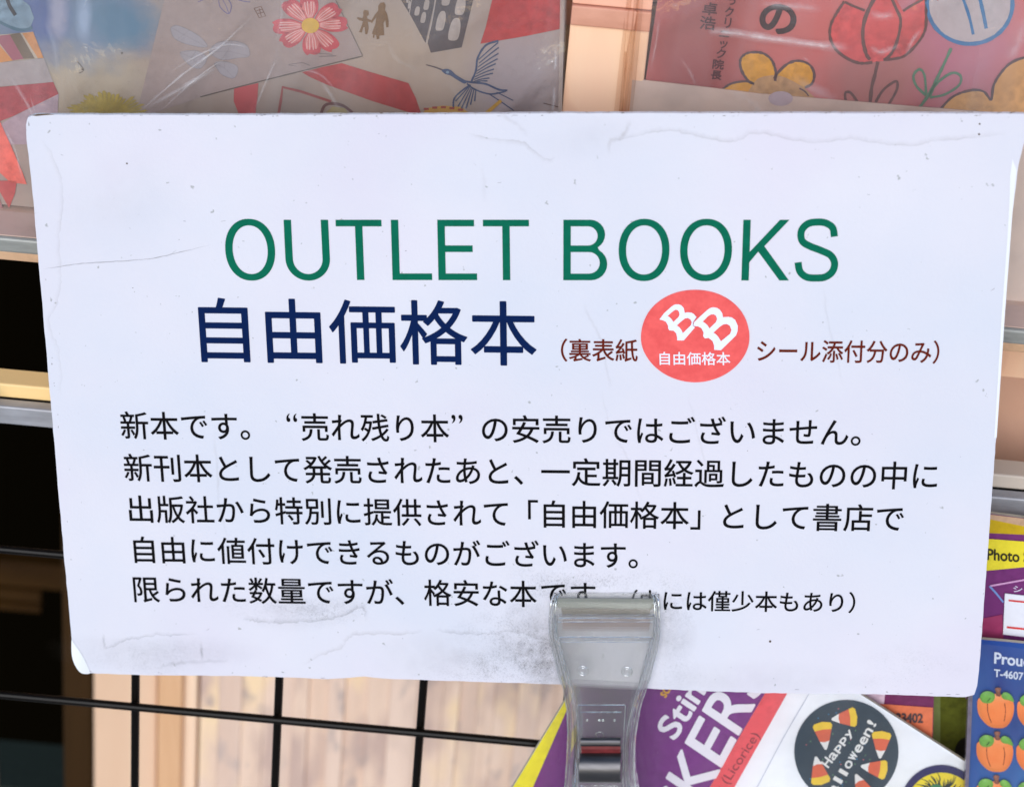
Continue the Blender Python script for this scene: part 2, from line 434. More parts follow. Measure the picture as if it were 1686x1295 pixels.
# ================================================================ LEFT BOOK
CP = Plane((0, .019, zs), (0, -math.cos(math.radians(5)), math.sin(math.radians(5))))
paper_old = NT('collage_paper'); T = paper_old
def wash(T, base, c3, r, col, soft=.35, nscale=60, namp=.35):
    """a soft-edged patch of watercolour"""
    sub = T.n('ShaderNodeVectorMath'); sub.operation = 'DISTANCE'
    mp = T.n('ShaderNodeMapping'); T.l(T.tc(), mp.inputs[0])
    mp.inputs['Location'].default_value = (-c3[0]/r[0], 0, -c3[2]/r[1]); mp.inputs['Scale'].default_value = (1/r[0], 0, 1/r[1])
    T.l(mp.outputs[0], sub.inputs[0]); sub.inputs[1].default_value = (0, 0, 0)
    d = T.math('ADD', sub.outputs['Value'], T.math('MULTIPLY', T.math('SUBTRACT', T.noise(nscale, 4, .6), .5), namp*2))
    f = T.ramp(d, [(1-soft, W4), (min(1., 1+soft*.2), K4)])
    return T.mix(f, base, col)
bookA = thing('picture_book', 'large picture book with collage cover of pink flower, crane and red shapes, at left', 'book', CP.at(300, 350))
def la(px, py): return CP.at(px, py) - bookA.location
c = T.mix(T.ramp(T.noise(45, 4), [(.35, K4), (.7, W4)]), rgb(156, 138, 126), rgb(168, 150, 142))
c = wash(T, c, la(660, 150), (.035, .03), rgb(170, 150, 135), .6)
c = wash(T, c, la(860, 130), (.02, .03), rgb(160, 146, 148), .6)
c = wash(T, c, la(120, 130), (.03, .02), rgb(176, 160, 140), .6)
c = wash(T, c, la(100, 20), (.038, .020), rgb(114, 128, 152), .5, 70, .5)
c = wash(T, c, la(190, 35), (.016, .010), rgb(92, 122, 146), .6, 90, .5)
c = wash(T, c, la(65, 30), (.011, .014), rgb(84, 100, 150), .7, 90, .5)
c = wash(T, c, la(95, 15), (.004, .014), rgb(160, 158, 178), .7, 90, .6)
c = wash(T, c, la(138, 35), (.003, .010), rgb(150, 165, 190), .7, 90, .6)
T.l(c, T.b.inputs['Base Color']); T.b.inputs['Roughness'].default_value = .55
T.bump(T.noise(500, 3), .1, .0003)
pages = print_mat('page_edges', rgb(190, 180, 160), .8)
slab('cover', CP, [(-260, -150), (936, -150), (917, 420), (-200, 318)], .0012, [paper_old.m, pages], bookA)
slab('pages', CP, [(-256, -147), (930, -147), (912, 416), (-196, 316)], .009, [pages], bookA, lift=-.0014)
_z = 6.744; z7 = lambda *p: [(x/_z, y/_z) for x, y in p]
_y = 3.372; z1_ = lambda *p: [(x/_y, y/_y) for x, y in p]
z2_ = lambda *p: [(450+x/_y, y/_y) for x, y in p]
red = pm(170, 72, 76, 1, .5, .2); red2 = pm(176, 62, 62, 1, .5, .15); red3 = pm(172, 66, 64, 1, .5, .18)
I = Ink(CP)
I.poly(z7((-300, -200), (0, -200), (120, -100), (330, 60), (380, 200), (340, 300), (250, 330), (120, 300), (0, 235), (-300, 200)), pm(130, 150, 166, 1, .5, .3), .0003)
I.line(z7((-100, 170), (0, 240), (100, 290), (200, 325), (300, 325), (360, 300)), 5, pm(84, 112, 128), .0004)
I.line(z7((70, -60), (110, 60), (175, 165)), 6, pm(70, 66, 68), .0005, wob=.05)
I.build('printed_bubble', bookA)
I = Ink(CP)
I.poly(z7((-400, 420), (370, 350), (480, 640), (-400, 720)), pm(186, 170, 152), .0003)
I.poly(z7((-200, 420), (-90, 400), (145, 668), (20, 690), (-100, 700)), pm(205, 140, 84), .0004)
I.poly(z7((-60, 400), (110, 380), (265, 652), (145, 668)), pm(160, 98, 110), .0004)
I.poly(z7((110, 380), (225, 360), (388, 645), (265, 652)), pm(118, 100, 82), .0004)
I.poly(z7((250, 368), (370, 350), (485, 640), (425, 645)), pm(204, 138, 82), .0004)
I.poly(z7((-400, 730), (490, 645), (592, 908), (-400, 990)), pm(168, 156, 156), .0003)
I.poly(z7((-400, 1000), (592, 908), (652, 1040), (150, 1285), (-400, 1500)), red, .00035, j=.15)
I.poly(z7((652, 1040), (640, 1300), (560, 1600), (-350, 1600), (150, 1290)), pm(172, 150, 160), .0003)
I.poly(z1_((-60, 640), (0, 668), (60, 800), (125, 950), (150, 1020), (60, 1010), (-60, 900)), pm(232, 112, 98, 1, .4, .2), .0005)
I.poly(z1_((-60, 920), (0, 1000), (95, 1000), (85, 1070), (52, 1152), (0, 1060), (-60, 960)), pm(190, 84, 82), .0005)
I.poly(z1_((-60, 1050), (0, 1100), (30, 1190), (20, 1300), (-60, 1240)), pm(160, 108, 108), .0004)
I.build('printed_collage', bookA)
I = Ink(CP)
yl = pm(172, 150, 62, 1, .5, .2)
for i in range(26):
    a = math.radians(180 + i*7.2); L = random.uniform(34, 42)
    cx, cy = 176, 192
    I.poly([(cx+math.cos(a-.07)*14*1.6, cy+math.sin(a-.07)*10), (cx+math.cos(a-.05)*L*1.6, cy+math.sin(a-.05)*L), (cx+math.cos(a)*L*1.72, cy+math.sin(a)*L*1.05), (cx+math.cos(a+.06)*L*1.5, cy+math.sin(a+.06)*L*.95), (cx+math.cos(a+.09)*14*1.6, cy+math.sin(a+.09)*10)], yl, .0003+i*.000004)
I.ell(176, 192, 44, 26, yl, .00029)
I.build('printed_dandelion', bookA)
# white card with the pink flower
I = Ink(CP)
I.poly([(300, -120), (520, -120), (553, 0), (597, 90), (450, 128), (330, 160), (240, 190), (225, 188)], pm(160, 142, 138, 1, .5, .06), .0003)
I.line([(553, 0), (597, 91)], 1.2, pm(110, 100, 92), .0004, wob=.3)
I.line([(597, 92), (450, 128), (330, 159)], 1.8, pm(98, 86, 78), .0004, wob=.3)
I.build('printed_card', bookA)
I = Ink(CP)
fx, fy = 511.4, 41
for i in range(8):
    a = math.radians(i*45 - 3 + (8 if i % 2 else 0))
    ca, sa = math.cos(a), math.sin(a); L = 61*random.uniform(.93, 1.03)
    def q(r, s): return (fx + ca*r*1.02 - sa*s, fy + (sa*r + ca*s)*.83)
    I.poly([q(8, 0), q(20, -9), q(L*.62, -15), q(L*.92, -13), q(L, -4), q(L*.96, 4), q(L, 9), q(L*.8, 15), q(L*.5, 14), q(20, 9)], pm(190, 78, 86, 1, .5, .22), .0005, smooth=True)
    I.poly([q(10, 0), q(20, -7), q(L*.55, -12), q(L*.8, -8), q(L*.74, 0), q(L*.82, 8), q(L*.55, 11), q(20, 7)], pm(204, 118, 116, 1, .5, .15), .0006, smooth=True)
    for s in (-6, -2, 3, 7):
        I.line([q(16, s*.4), q(L*.5, s), q(L*.84+abs(s)*-.5, s*1.15)], .9, pm(222, 180, 176), .0007, w1=1.6)
I.ell(fx, fy, 14.5, 12.5, pm(206, 168, 62), .0008)
I.build('printed_flower', bookA)
I = Ink(CP)
pur = pm(110, 100, 140)
I.line(z1_((1100, 10), (1150, -10), (1230, -30)), 1.2, pur); I.line(z1_((1215, 0), (1225, 40), (1270, 75), (1285, 30), (1265, -10)), 1.4, pur)
I.line(z1_((1235, -5), (1255, 30), (1270, 70)), 1, pur); I.line(z1_((1300, -10), (1350, 5), (1390, 10)), 1.2, pur)
st = pm(120, 84, 66)
I.line(z1_((1412, 45), (1450, 34), (1476, 88), (1440, 97), (1412, 45)), 1.4, st, smooth=False)
I.line(z1_((1425, 58), (1460, 50)), 1.2, st); I.line(z1_((1432, 74), (1466, 66)), 1.2, st); I.line(z1_((1440, 46), (1452, 90)), 1.2, st)
g = pm(140, 132, 134)
for (a) in (((950, 150), (985, 140), (1050, 165), (1120, 210), (1150, 260), (1060, 250), (980, 220), (952, 180), (950, 150)),
            ((1000, 290), (1040, 350), (1110, 380), (1150, 320), (1090, 280), (1000, 290)),
            ((1160, 290), (1200, 240), (1290, 225), (1370, 250), (1385, 310), (1320, 320), (1230, 330), (1160, 290)),
            ((1190, 350), (1230, 410), (1300, 432), (1320, 370), (1250, 340), (1190, 350))):
    P = z1_(*a); I.poly(P[:-1], pm(158, 150, 156, 1, .5, .05), .00032, smooth=True); I.line(P, .9, g, .0004, wob=.4)
    cx = sum(p[0] for p in P)/len(P); cy = sum(p[1] for p in P)/len(P)
    for p_ in P[::2]: I.line([(cx, cy), p_], .5, g, .0004)
I.line(z1_((430, 340), (465, 385), (440, 405)), 1, pm(110, 96, 84)); I.ell(136, 114, 1.6, 1.2, pm(96, 84, 70))
I.ell(201, 87, 1.3, 1.5, pm(96, 80, 70))
for k in range(60):
    x = random.uniform(0, 900); y = random.uniform(0, 180)
    I.ell(x, y, random.uniform(.3, .7), random.uniform(.3, .6), pm(120, 104, 92), .0006, n=6)
for (a, b) in (((90, 355), (165, 345)), ((165, 345), (205, 362)), ((85, 358), (130, 366)), ((200, 290), (330, 300)), ((255, 312), (350, 308))):
    I.line(z2_(a, b), .9, pm(120, 108, 108), .0005, wob=.5)
I.build('printed_sketches', bookA)
# mother and child
I = Ink(CP); br = pm(122, 88, 50)
I.poly(z2_((595, 15), (615, 12), (624, 30), (620, 55), (632, 75), (640, 115), (640, 150), (628, 152), (622, 110), (612, 130), (616, 195), (590, 197), (588, 215), (575, 217), (572, 195), (563, 192), (560, 210), (552, 208), (555, 190), (548, 186), (568, 130), (572, 95), (548, 128), (540, 120), (565, 80), (582, 60), (583, 32)), br, j=.1)
I.poly(z2_((505, 55), (528, 58), (532, 80), (520, 92), (524, 104), (545, 112), (540, 122), (525, 120), (530, 155), (522, 190), (510, 188), (508, 150), (500, 150), (492, 180), (476, 178), (492, 140), (498, 118), (478, 112), (462, 100), (470, 95), (495, 100), (500, 88), (500, 65)), br, j=.1)
I.build('printed_figures', bookA)
# building and red pieces
I = Ink(CP); dkb = pm(84, 72, 74, 1, .5, .25); win = pm(168, 154, 148)
I.poly(z2_((640, -140), (900, -140), (898, 0), (845, 238), (765, 90), (710, 0)), dkb, .0003)
I.poly(z2_((912, -140), (1150, -140), (1110, 0), (1046, 262), (875, 292), (858, 240), (905, 0)), dkb, .0003)
for (x, y, a, b, r) in ((800, 60, 13, 25, .15), (834, 96, 13, 30, .15), (852, 22, 14, 32, .15), (755, 25, 6, 22, .1), (775, -40, 12, 28, .15), (932, 115, 23, 54, .18), (1008, 162, 29, 62, .16), (1040, 32, 26, 50, .15), (962, -15, 22, 45, .15), (745, -5, 6, 20, 0)):
    x, y = 450+x/_y, y/_y; a, b = a/_y, b/_y
    pts = [(x-a, y+b*.8), (x-a, y-b*.3), (x-a*.5, y-b*.95), (x+a*.5, y-b*.95), (x+a, y-b*.3), (x+a*.9, y+b*.8), (x, y+b)]
    pts = [(px+(-r)*(py-y), py) for px, py in pts]
    I.poly(pts, win, .0004, smooth=True)
I.line(z2_((770, -20), (755, 80)), 1.6, win, .0004)
I.line(z2_((905, -30), (880, 120), (850, 242)), 2.2, win, .0004)
I.build('printed_building', bookA)
I = Ink(CP)
I.poly(z2_((1240, -140), (1605, -140), (1602, 158), (1400, 200), (1150, 242), (1180, 150), (1215, 0)), red2, .0003, j=.1)
I.poly(z2_((160, 400), (270, 372), (380, 350), (560, 405), (750, 460), (790, 540), (825, 640), (745, 620), (550, 560), (300, 470), (200, 425)), red3, .0003)
I.poly(z1_((1300, 490), (1435, 460), (1430, 540), (1415, 660), (1330, 640), (1298, 560)), pm(184, 80, 82, 1, .5, .15), .0003)
I.line(z2_((28, 640), (42, 560), (52, 482), (150, 505), (322, 562)), 4.2, pm(156, 76, 70), .0004, smooth=False)
I.poly(z2_((275, 640), (330, 590), (400, 600), (420, 640)), pm(176, 160, 110), .00035)
I.line(z2_((262, 640), (285, 585), (330, 572), (390, 585), (440, 622)), 4.5, pm(110, 72, 66), .0005)
I.poly(z2_((820, 640), (850, 600), (940, 585), (1040, 592), (1110, 640)), pm(196, 150, 60), .00031)
for x, y in ((850, 603), (897, 596), (945, 594), (992, 599), (1040, 608)):
    I.poly(z2_((x-14, y-7), (x+14, y-7), (x+14, y+5), (x-14, y+5)), pm(160, 68, 48), .0005)
I.line(z2_((1185, 625), (1265, 555)), 6, pm(194, 148, 56), .0005, wob=.3)
I.line(z2_((1500, 570), (1585, 592)), 1.6, pm(96, 70, 60), .0005)
I.build('printed_shapes', bookA)
# crane
I = Ink(CP); nv = pm(66, 78, 108)
I.line(z2_((848, 358), (900, 372), (950, 392)), 1.3, pm(90, 74, 76), w1=3); I.poly(z2_((935, 388), (965, 380), (990, 390), (1010, 410), (1050, 435), (1075, 450), (1060, 462), (1020, 440), (985, 418), (955, 408)), nv, .0005, smooth=True)
I.ell(450+968/_y, 398/_y, 2.6, 2.2, pm(120, 140, 160), .0006)
I.line(z2_((1050, 448), (1100, 455), (1180, 465), (1250, 495), (1300, 500)), 3.2, nv); I.line(z2_((1075, 462), (1120, 495), (1200, 520), (1270, 510), (1295, 500)), 2.6, nv)
I.line(z2_((1195, 518), (1260, 560), (1335, 612)), 1.8, nv); I.line(z2_((1240, 510), (1290, 535), (1332, 556)), 1.5, nv)
I.line(z2_((1098, 455), (1125, 390), (1135, 320), (1180, 250), (1250, 225)), 3.2, nv)
for a, b in (((1140, 330), (1248, 235)), ((1142, 350), (1252, 262)), ((1138, 370), (1250, 295)), ((1132, 392), (1245, 325)), ((1128, 408), (1235, 352)), ((1120, 425), (1225, 382)), ((1115, 440), (1220, 405)), ((1110, 452), (1200, 432)), ((1108, 458), (1190, 448))):
    I.line(z2_(a, ((a[0]+b[0])/2+4, (a[1]+b[1])/2-5), b), 1.4, nv, w1=2.3)
I.line(z2_((1095, 470), (1050, 500), (1005, 545), (1000, 600)), 2.8, nv)
for a, b in (((1085, 480), (1012, 560)), ((1090, 482), (1025, 590)), ((1098, 485), (1045, 600)), ((1105, 487), (1070, 600)), ((1115, 490), (1095, 580)), ((1125, 492), (1118, 560))):
    I.line(z2_(a, b), 1.3, nv, w1=2.4)
I.build('printed_crane', bookA)

filmA = clear_film('clear_bag_film', 1.0, .9)
bagA = thing('plastic_sleeve', 'clear crinkled plastic sleeve round the collage picture book', 'plastic sleeve', CP.at(300, 360))
film_sheet('front_film', CP, [(-275, -165), (938, -165), (921, 432), (-230, 330)], .0022, filmA, bagA, 90, 70, .0007)
CM = glare_crease_mat()
for pts, wd, al in (([(236, 176), (300, 120), (360, 75), (418, 22)], 3, .5), ([(246, 172), (310, 135), (360, 105)], 5, .45), ([(262, 182), (330, 120), (372, 92)], 2, .4), ([(285, 112), (330, 85), (375, 68), (408, 72)], 2.5, .35),
    ([(420, 180), (440, 130), (458, 90)], 3, .3), ([(458, 60), (466, 20), (468, -40)], 4, .22), ([(140, 10), (152, -20)], 2, .4), ([(20, 122), (45, 160), (60, 190)], 4, .3), ([(52, 150), (62, 182)], 2, .35), ([(10, 205), (28, 240), (40, 290)], 2.5, .4),
    ([(530, 128), (545, 150), (560, 175)], 6, .28), ([(500, 110), (530, 118), (560, 150)], 3, .25), ([(914, 70), (915, 95), (913, 110)], 3.5, .5), ([(913, 135), (912, 160), (909, 182)], 3.5, .5), ([(640, 60), (652, 90), (690, 110)], 5, .15), ([(730, 120), (760, 160), (770, 185)], 8, .12), ([(80, 40), (92, 70), (98, 120)], 6, .15)):
    crease(CP, pts, wd, al, .0032, CM, bagA)
# sealed edge and fold ridges of the sleeve
seal = NT('sleeve_seal'); seal.b.inputs['Base Color'].default_value = rgb(205, 190, 180); seal.b.inputs['Alpha'].default_value = .45; seal.b.inputs['Roughness'].default_value = .2
slab('seal', CP, [(925, -165), (932, -165), (921, 410), (916, 410)], .0004, [seal.m], bagA, lift=.0018)

# ================================================================ RIGHT BOOK
CP2 = Plane((0, .0195, zs), (0, -math.cos(math.radians(5)), math.sin(math.radians(5))))
bookB = thing('pink_book', 'pink book with crayon tulip and yellow flowers on its cover, right on the shelf', 'book', CP2.at(1400, 500))
pk = NT('pink_cover'); T = pk
lb = lambda px, py: CP2.at(px, py) - bookB.location
c = T.mix(T.ramp(T.noise(30, 4), [(.3, K4), (.7, W4)]), rgb(192, 104, 100), rgb(204, 120, 120))
c = wash(T, c, lb(1150, 70), (.022, .05), rgb(160, 86, 84), .6, 50, .3)
c = wash(T, c, lb(1560, 80), (.03, .03), rgb(184, 116, 132), .6, 50, .3)
c = wash(T, c, lb(1440, 130), (.02, .02), rgb(174, 112, 108), .6, 50, .3)
T.l(c, T.b.inputs['Base Color']); T.b.inputs['Roughness'].default_value = .45
slab('cover', CP2, [(1105, -150), (2150, -150), (2060, 540+38), (1010, 486)], .0012, [pk.m, pages], bookB)
slab('pages', CP2, [(1109, -147), (2146, -147), (2056, 574), (1014, 483)], .009, [pages], bookB, lift=-.0014)
z3 = lambda *p: [(900+x/4.215, y/4.215) for x, y in p]
z4 = lambda *p: [(1250+x/3.867, y/3.867) for x, y in p]
I = Ink(CP2)
tm = pm(84, 44, 50)
def chbox(ch, x0, x1, y0, y1, z=4.215, ox=900, sl=-.12, off=.0, mat=tm, wt=0.012):
    x0, x1, y0, y1 = ox+x0/z, ox+x1/z, y0/z, y1/z
    I.text(ch, (x0, y1), (x1, y1+(x1-x0)*.1), ((y1-y0)*-sl*-1*-1, -(y1-y0)), mat, .0004, inkh=True, bold=.45)
for ch, *b in (('卓', 1078, 1178, 12, 98), ('浩', 1060, 1165, 108, 198), ('う', 1262, 1306, -25, 30), ('ク', 1235, 1292, 45, 112), ('リ', 1232, 1275, 122, 190),
               ('ニ', 1198, 1264, 212, 250), ('ッ', 1200, 1250, 282, 332), ('ク', 1176, 1238, 336, 398), ('院', 1150, 1225, 408, 474), ('長', 1138, 1210, 486, 546)):
    chbox(ch, *b)
I.build('printed_names', bookB)
I = Ink(CP2)
I.text('の', (1250.5, 50), (1307, 57), (4.5, -45), pm(60, 40, 42), .0004, inkh=True, bold=2.2)
I.build('printed_title', bookB)
I = Ink(CP2)
och = pm(214, 156, 56, 1, .5, .2); dl = pm(96, 74, 74); dl2 = pm(104, 72, 68)
A = z3((1440, 580), (1395, 555), (1350, 480), (1345, 410), (1385, 370), (1450, 360), (1510, 372), (1565, 420), (1590, 500), (1585, 560))
I.poly(A + z3((1600, 700), (1430, 700)), och, .0003)
I.line(A, 4.2, dl, .00045, wob=.25)
B = z4((95, 500), (120, 460), (180, 405), (250, 385), (320, 410), (350, 470), (335, 530), (290, 555))
I.poly(B + z4((310, 610), (340, 680), (60, 680)), och, .0003); I.line(B, 4, dl, .00045, wob=.25); I.line(z4((255, 560), (290, 580), (315, 610)), 2.5, dl)
Cc = z3((1180, 650), (1235, 605), (1290, 575), (1380, 562), (1440, 580))
I.poly(Cc + z3((1440, 700), (1180, 700)), och, .0003); I.line(Cc, 3.6, dl, .00045, wob=.25)
I.poly(z4((-30, 520), (60, 480), (160, 490), (300, 570), (340, 660), (-60, 660)), pm(188, 150, 108, 1, .5, .2), .00035, smooth=True)
I.build('printed_yellow_flower', bookB)
I = Ink(CP2); tf = pm(206, 88, 88, 1, .5, .2)
I.poly(z4((540, 10), (500, 70), (458, 150), (450, 230), (485, 310), (560, 370), (640, 400), (720, 395), (850, 380), (930, 350), (1010, 270), (1055, 190), (1062, 90), (1055, -40), (915, 70), (840, -60), (730, -60), (680, 68)), tf, .0003)
I.line(z4((542, 8), (500, 70), (458, 150), (450, 230), (485, 310), (560, 370), (640, 400), (720, 395)), 4.6, dl2, .00045, wob=.25)
I.line(z4((790, 378), (860, 372), (930, 350), (1010, 270), (1055, 190), (1062, 90), (1055, -60)), 4.4, dl2, .00045, wob=.25)
I.line(z4((545, 12), (600, 38), (672, 66)), 4, dl2); I.line(z4((915, 70), (960, 40), (1040, -5)), 4, dl2)
I.line(z4((760, -60), (700, 50), (665, 150), (660, 250), (680, 340), (705, 378)), 6, dl2, .00045, wob=.2)
I.line(z4((820, -60), (870, 50), (900, 130), (880, 250), (840, 340), (800, 375)), 5, dl2, .00045, wob=.2)
I.line(z4((755, 390), (735, 480), (715, 560), (700, 720)), 5.4, dl2, .00045, wob=.2)
I.line(z4((740, 650), (790, 570), (870, 515), (878, 560), (850, 620), (800, 700)), 4.2, dl2); I.line(z4((550, 640), (548, 590), (580, 588), (620, 640), (630, 680)), 4.2, dl2)
I.build('printed_tulip', bookB)
I = Ink(CP2); bl = pm(70, 122, 168)
I.ell(1250+1340/3.867, 22/3.867, 272/3.867, 256/3.867, pm(186, 176, 178, 1, .5, .06), .0003, n=40)
ring = [(1250+(1340+272*math.cos(a))/3.867, (22+256*math.sin(a))/3.867) for a in [math.pi*2*i/48 for i in range(49)]]
I.line(ring, 6.5, bl, .00045, False, .18)
I.line(z4((1290, -30), (1335, 100), (1362, 218)), 5, bl); I.line(z4((1400, -30), (1425, 80), (1445, 180)), 6, bl)
I.line(z4((1130, 0), (1145, -20)), 4, pm(180, 100, 100))
gr = pm(92, 132, 108)
I.line(z4((1222, 305), (1160, 440), (1085, 590), (1015, 690)), 5, gr, wob=.2)
I.line(z4((1060, 605), (1000, 545), (982, 480), (1020, 440), (1052, 480), (1062, 600)), 4.2, gr, wob=.2)
I.line(z4((1085, 612), (1125, 535), (1220, 465), (1280, 480), (1272, 540), (1180, 600), (1085, 618)), 4.2, gr, wob=.2)
I.build('printed_balloon_flower', bookB)
I = Ink(CP2)
R = z4((1130, 720), (1230, 615), (1350, 572), (1430, 582), (1475, 632), (1492, 540), (1540, 460), (1600, 400), (1686, 365), (1800, 350))
I.poly(R + z4((1850, 800), (1130, 800)), pm(206, 156, 96, 1, .5, .15), .0003); I.line(R, 4, dl, .00045, wob=.2)
I.build('printed_flower_edge', bookB)
# pale paper band round the lower half of the cover
obi = print_mat('paper_band', rgb(214, 194, 182), .4, .08, 60)
slab('paper_band', CP2, [(1041, 128), (1180, 144), (1250, 152.5), (1450, 169), (1686, 188), (2098, 224), (2063, 566), (1012, 474)], .0005, [obi], bookB, lift=.001)
I = Ink(CP2)
I.line([(1015, 460), (1650, 532), (2060, 560)], 13, pm(150, 84, 92), .0013, False, .05)
I.text('んしい', (1667, 505), (1700, 508), (0, -11), pm(110, 110, 120), .0013, inkh=True)
I.ell(1285, 160, 20, 12, pm(186, 170, 180, 1, .5, .05), .0013); 
I.build('band_print', bookB)
def fold_film():
    t = NT('folded_bag_edge'); t.t.nodes.remove(t.b)
    tr = t.n('ShaderNodeBsdfTransparent'); gl = t.n('ShaderNodeBsdfGlossy'); gl.inputs['Roughness'].default_value = .25
    v = t.noise(1.0, 4, .6, t.tc((900, 200, 14)), .3)
    t.l(t.ramp(v, [(.33, (.70, .55, .46, 1)), (.42, (.92, .84, .78, 1)), (.7, (.97, .93, .9, 1))]), tr.inputs[0])
    bp = t.n('ShaderNodeBump', Strength=.7, Distance=.002); t.l(v, bp.inputs['Height']); t.l(bp.outputs[0], gl.inputs['Normal'])
    mx = t.n('ShaderNodeMixShader'); mx.inputs[0].default_value = .12
    t.l(tr.outputs[0], mx.inputs[1]); t.l(gl.outputs[0], mx.inputs[2]); t.l(mx.outputs[0], t.out.inputs[0]); return t.m
bagB = thing('plastic_sleeve', 'clear glossy plastic sleeve round the pink flower book', 'plastic sleeve', CP2.at(1400, 520))
film_sheet('front_film', CP2, [(1066, -165), (2170, -165), (2080, 585), (996, 490)], .0034, clear_film('glossy_bag_film', .9, 1.1, scale=20), bagB, 80, 60, .0007)
for pts, wd, al in (([(1165, 46), (1200, 46), (1260, 55), (1340, 66), (1400, 72)], 9, .6), ([(1120, 90), (1135, 110), (1145, 135)], 4, .25), ([(1430, 70), (1450, 78), (1480, 66)], 7, .35), ([(1250, 0), (1300, 3), (1350, 8)], 8, .4), ([(1430, 14), (1450, 20), (1470, 16)], 9, .4),
    ([(1490, 85), (1500, 60), (1516, 40)], 5, .3), ([(1680, 20), (1672, 60), (1655, 90)], 12, .3), ([(1300, 120), (1340, 142), (1380, 160)], 14, .25), ([(1200, 140), (1240, 165), (1250, 190)], 10, .2), ([(1085, 20), (1080, 60), (1070, 110)], 3, .3), ([(1320, 85), (1332, 95)], 3, .4)):
    crease(CP2, pts, wd, al, .0046, CM, bagB)  # white streaks laid along the glare bands of the sleeve
# loose folded side of the sleeve hanging left of the book
fold = fold_film()
for k, (a, b) in enumerate(((1030, 1044), (1036, 1052), (1043, 1058))):
    V = []; F = []; N = 26
    for i in range(N+1):
        v = i/N; y = -165 + v*625
        sh_ = -(y)*.10
        for j in range(5):
            u = j/4; X = a + (b-a)*u + sh_ + math.sin(v*9+k*2)*1.2
            V.append(CP2.at(X, y) + CP2.n*(.003 + .0012*k + .0015*math.sin(u*5+k+v*4)))
    for i in range(N):
        for j in range(4): q = i*5+j; F.append((q, q+5, q+6, q+1))
    mk('side_fold', V, F, fold, bagB, smooth=True)

# ================================================================ PACKETS LOWER RIGHT
# green box and orange packet behind
GP = wallplane(.012)
gb = thing('green_box', 'olive green box with a black spot behind the orange label', 'box', GP.at(1565, 1250))
slab('box_body', GP, [(1525, 1000), (1680, 1010), (1650, 1400), (1520, 1390)], .03, [pm(98, 104, 34, 1, .5, .25), pm(70, 80, 24)], gb)
I = Ink(GP); I.ell(1592, 1236, 20, 24, pm(24, 22, 18), .0004); I.ell(1592, 1285, 34, 18, pm(190, 150, 50), .0003)
I.poly([(1530, 1000), (1548, 1000), (1548, 1400), (1522, 1400)], pm(128, 140, 84), .0003); I.build('box_print', gb)
OP = wallplane(-.0035)
ob = thing('orange_label_packet', 'packet with an orange number label behind the Halloween stickers', 'packet', OP.at(1500, 1180))
slab('card', OP, [(1340, 1000), (1541, 1016), (1533, 1330), (1330, 1320)], .0015, [pm(118, 52, 92, 1, .35, .15), pages], ob)
I = Ink(OP)
I.poly([(1380, 1000), (1472, 1010), (1455, 1160), (1380, 1155)], pm(220, 190, 205), .0003)
I.poly([(1380, 1150), (1452, 1157), (1536, 1163), (1532, 1330), (1380, 1320)], pm(226, 122, 86, 1, .35, .1), .0004)
I.text('333402', (1467, 1186), (1519, 1187), (0, -14.5), pm(84, 70, 72), .0006, inkh=True, bold=.8)
I.build('number_label', ob)

# the tilted scratch-and-sniff sticker packet
AP = Plane((0, -.010, .95), (0, -1, .03))
U = (.84, .54); D = (-.518, .855); K0 = (1071, 920)
def card(a, b): return (K0[0]+U[0]*a+D[0]*b, K0[1]+U[1]*a+D[1]*b)
packA = thing('sticker_packet', 'tilted purple sticker packet with white lettering and a Halloween sticker', 'sticker packet', AP.at(1250, 1250))
whitec = print_mat('white_sticker_sheet', rgb(244, 246, 252), .3, .03, 200)
slab('card', AP, [card(0, 0), card(760, 0), card(760, 640), card(0, 640)], .0015, [whitec, pages], packA)
pA = pm(124, 54, 132, 1, .25, .1); yA = pm(242, 228, 44, 1, .25, .1)
I = Ink(AP)
# purple field with rounded yellow edge
I.poly([card(0, 0), card(235, 0), (1259.6, 1139), (1167.6, 1295), (1120, 1375), card(0, 640)], pA, .0003)
I.poly([card(0, 0), (960, 1106), (935.6, 1161.6), (877, 1295), (830, 1400), card(0, 640)], yA, .0004)
I.poly([(1259.6+12, 1118), (1295.6+12, 1119), (1295.6, 1140), (1208.4, 1295), (1170, 1364), (1128, 1364), (1167.6, 1295), (1259.6, 1139)], pm(234, 92, 98, 1, .25, .08), .0005)
I.build('printed_field', packA)
I = Ink(AP); wm = pm(238, 236, 244, 1, .25, .02); z5 = lambda x, y: (1030+x/5.27, 1100+y/5.27)
def vec(a, b): return (b[0]-a[0], b[1]-a[1])
dE = vec(z5(830, 840), z5(975, 570)); n_ = math.hypot(*dE); dE = (dE[0]/n_, dE[1]/n_)
upE = vec(z5(830, 840), z5(520, 630))
base0 = z5(830, 840)
def along(s): return (base0[0]+dE[0]*s, base0[1]+dE[1]*s)
for ch, s0, s1 in (('C', -125, -78), ('K', -66, -6), ('E', 0, 50), ('R', 60, 116), ('S', 124, 172)):
    I.text(ch, along(s0), along(s1), upE, wm, .0007, inkh=True, bold=1.6)
b0, b1 = z5(430, 612), z5(615, 325)
d2 = vec(b0, b1)
I.text('Sti', b0, b1, vec(z5(430, 612), z5(262, 500)), wm, .0007, ref='S', bold=1.3)
I.text('nky', (b1[0]+3, b1[1]-5), (b1[0]+48, b1[1]-78), vec(z5(430, 612), z5(262, 500)), wm, .0007, ref='S', bold=1.3)
I.text('scratch', (1096, 1146), (1122, 1104), (-14, -8.5), pm(226, 170, 60), .0007, ref='h', bold=.6)
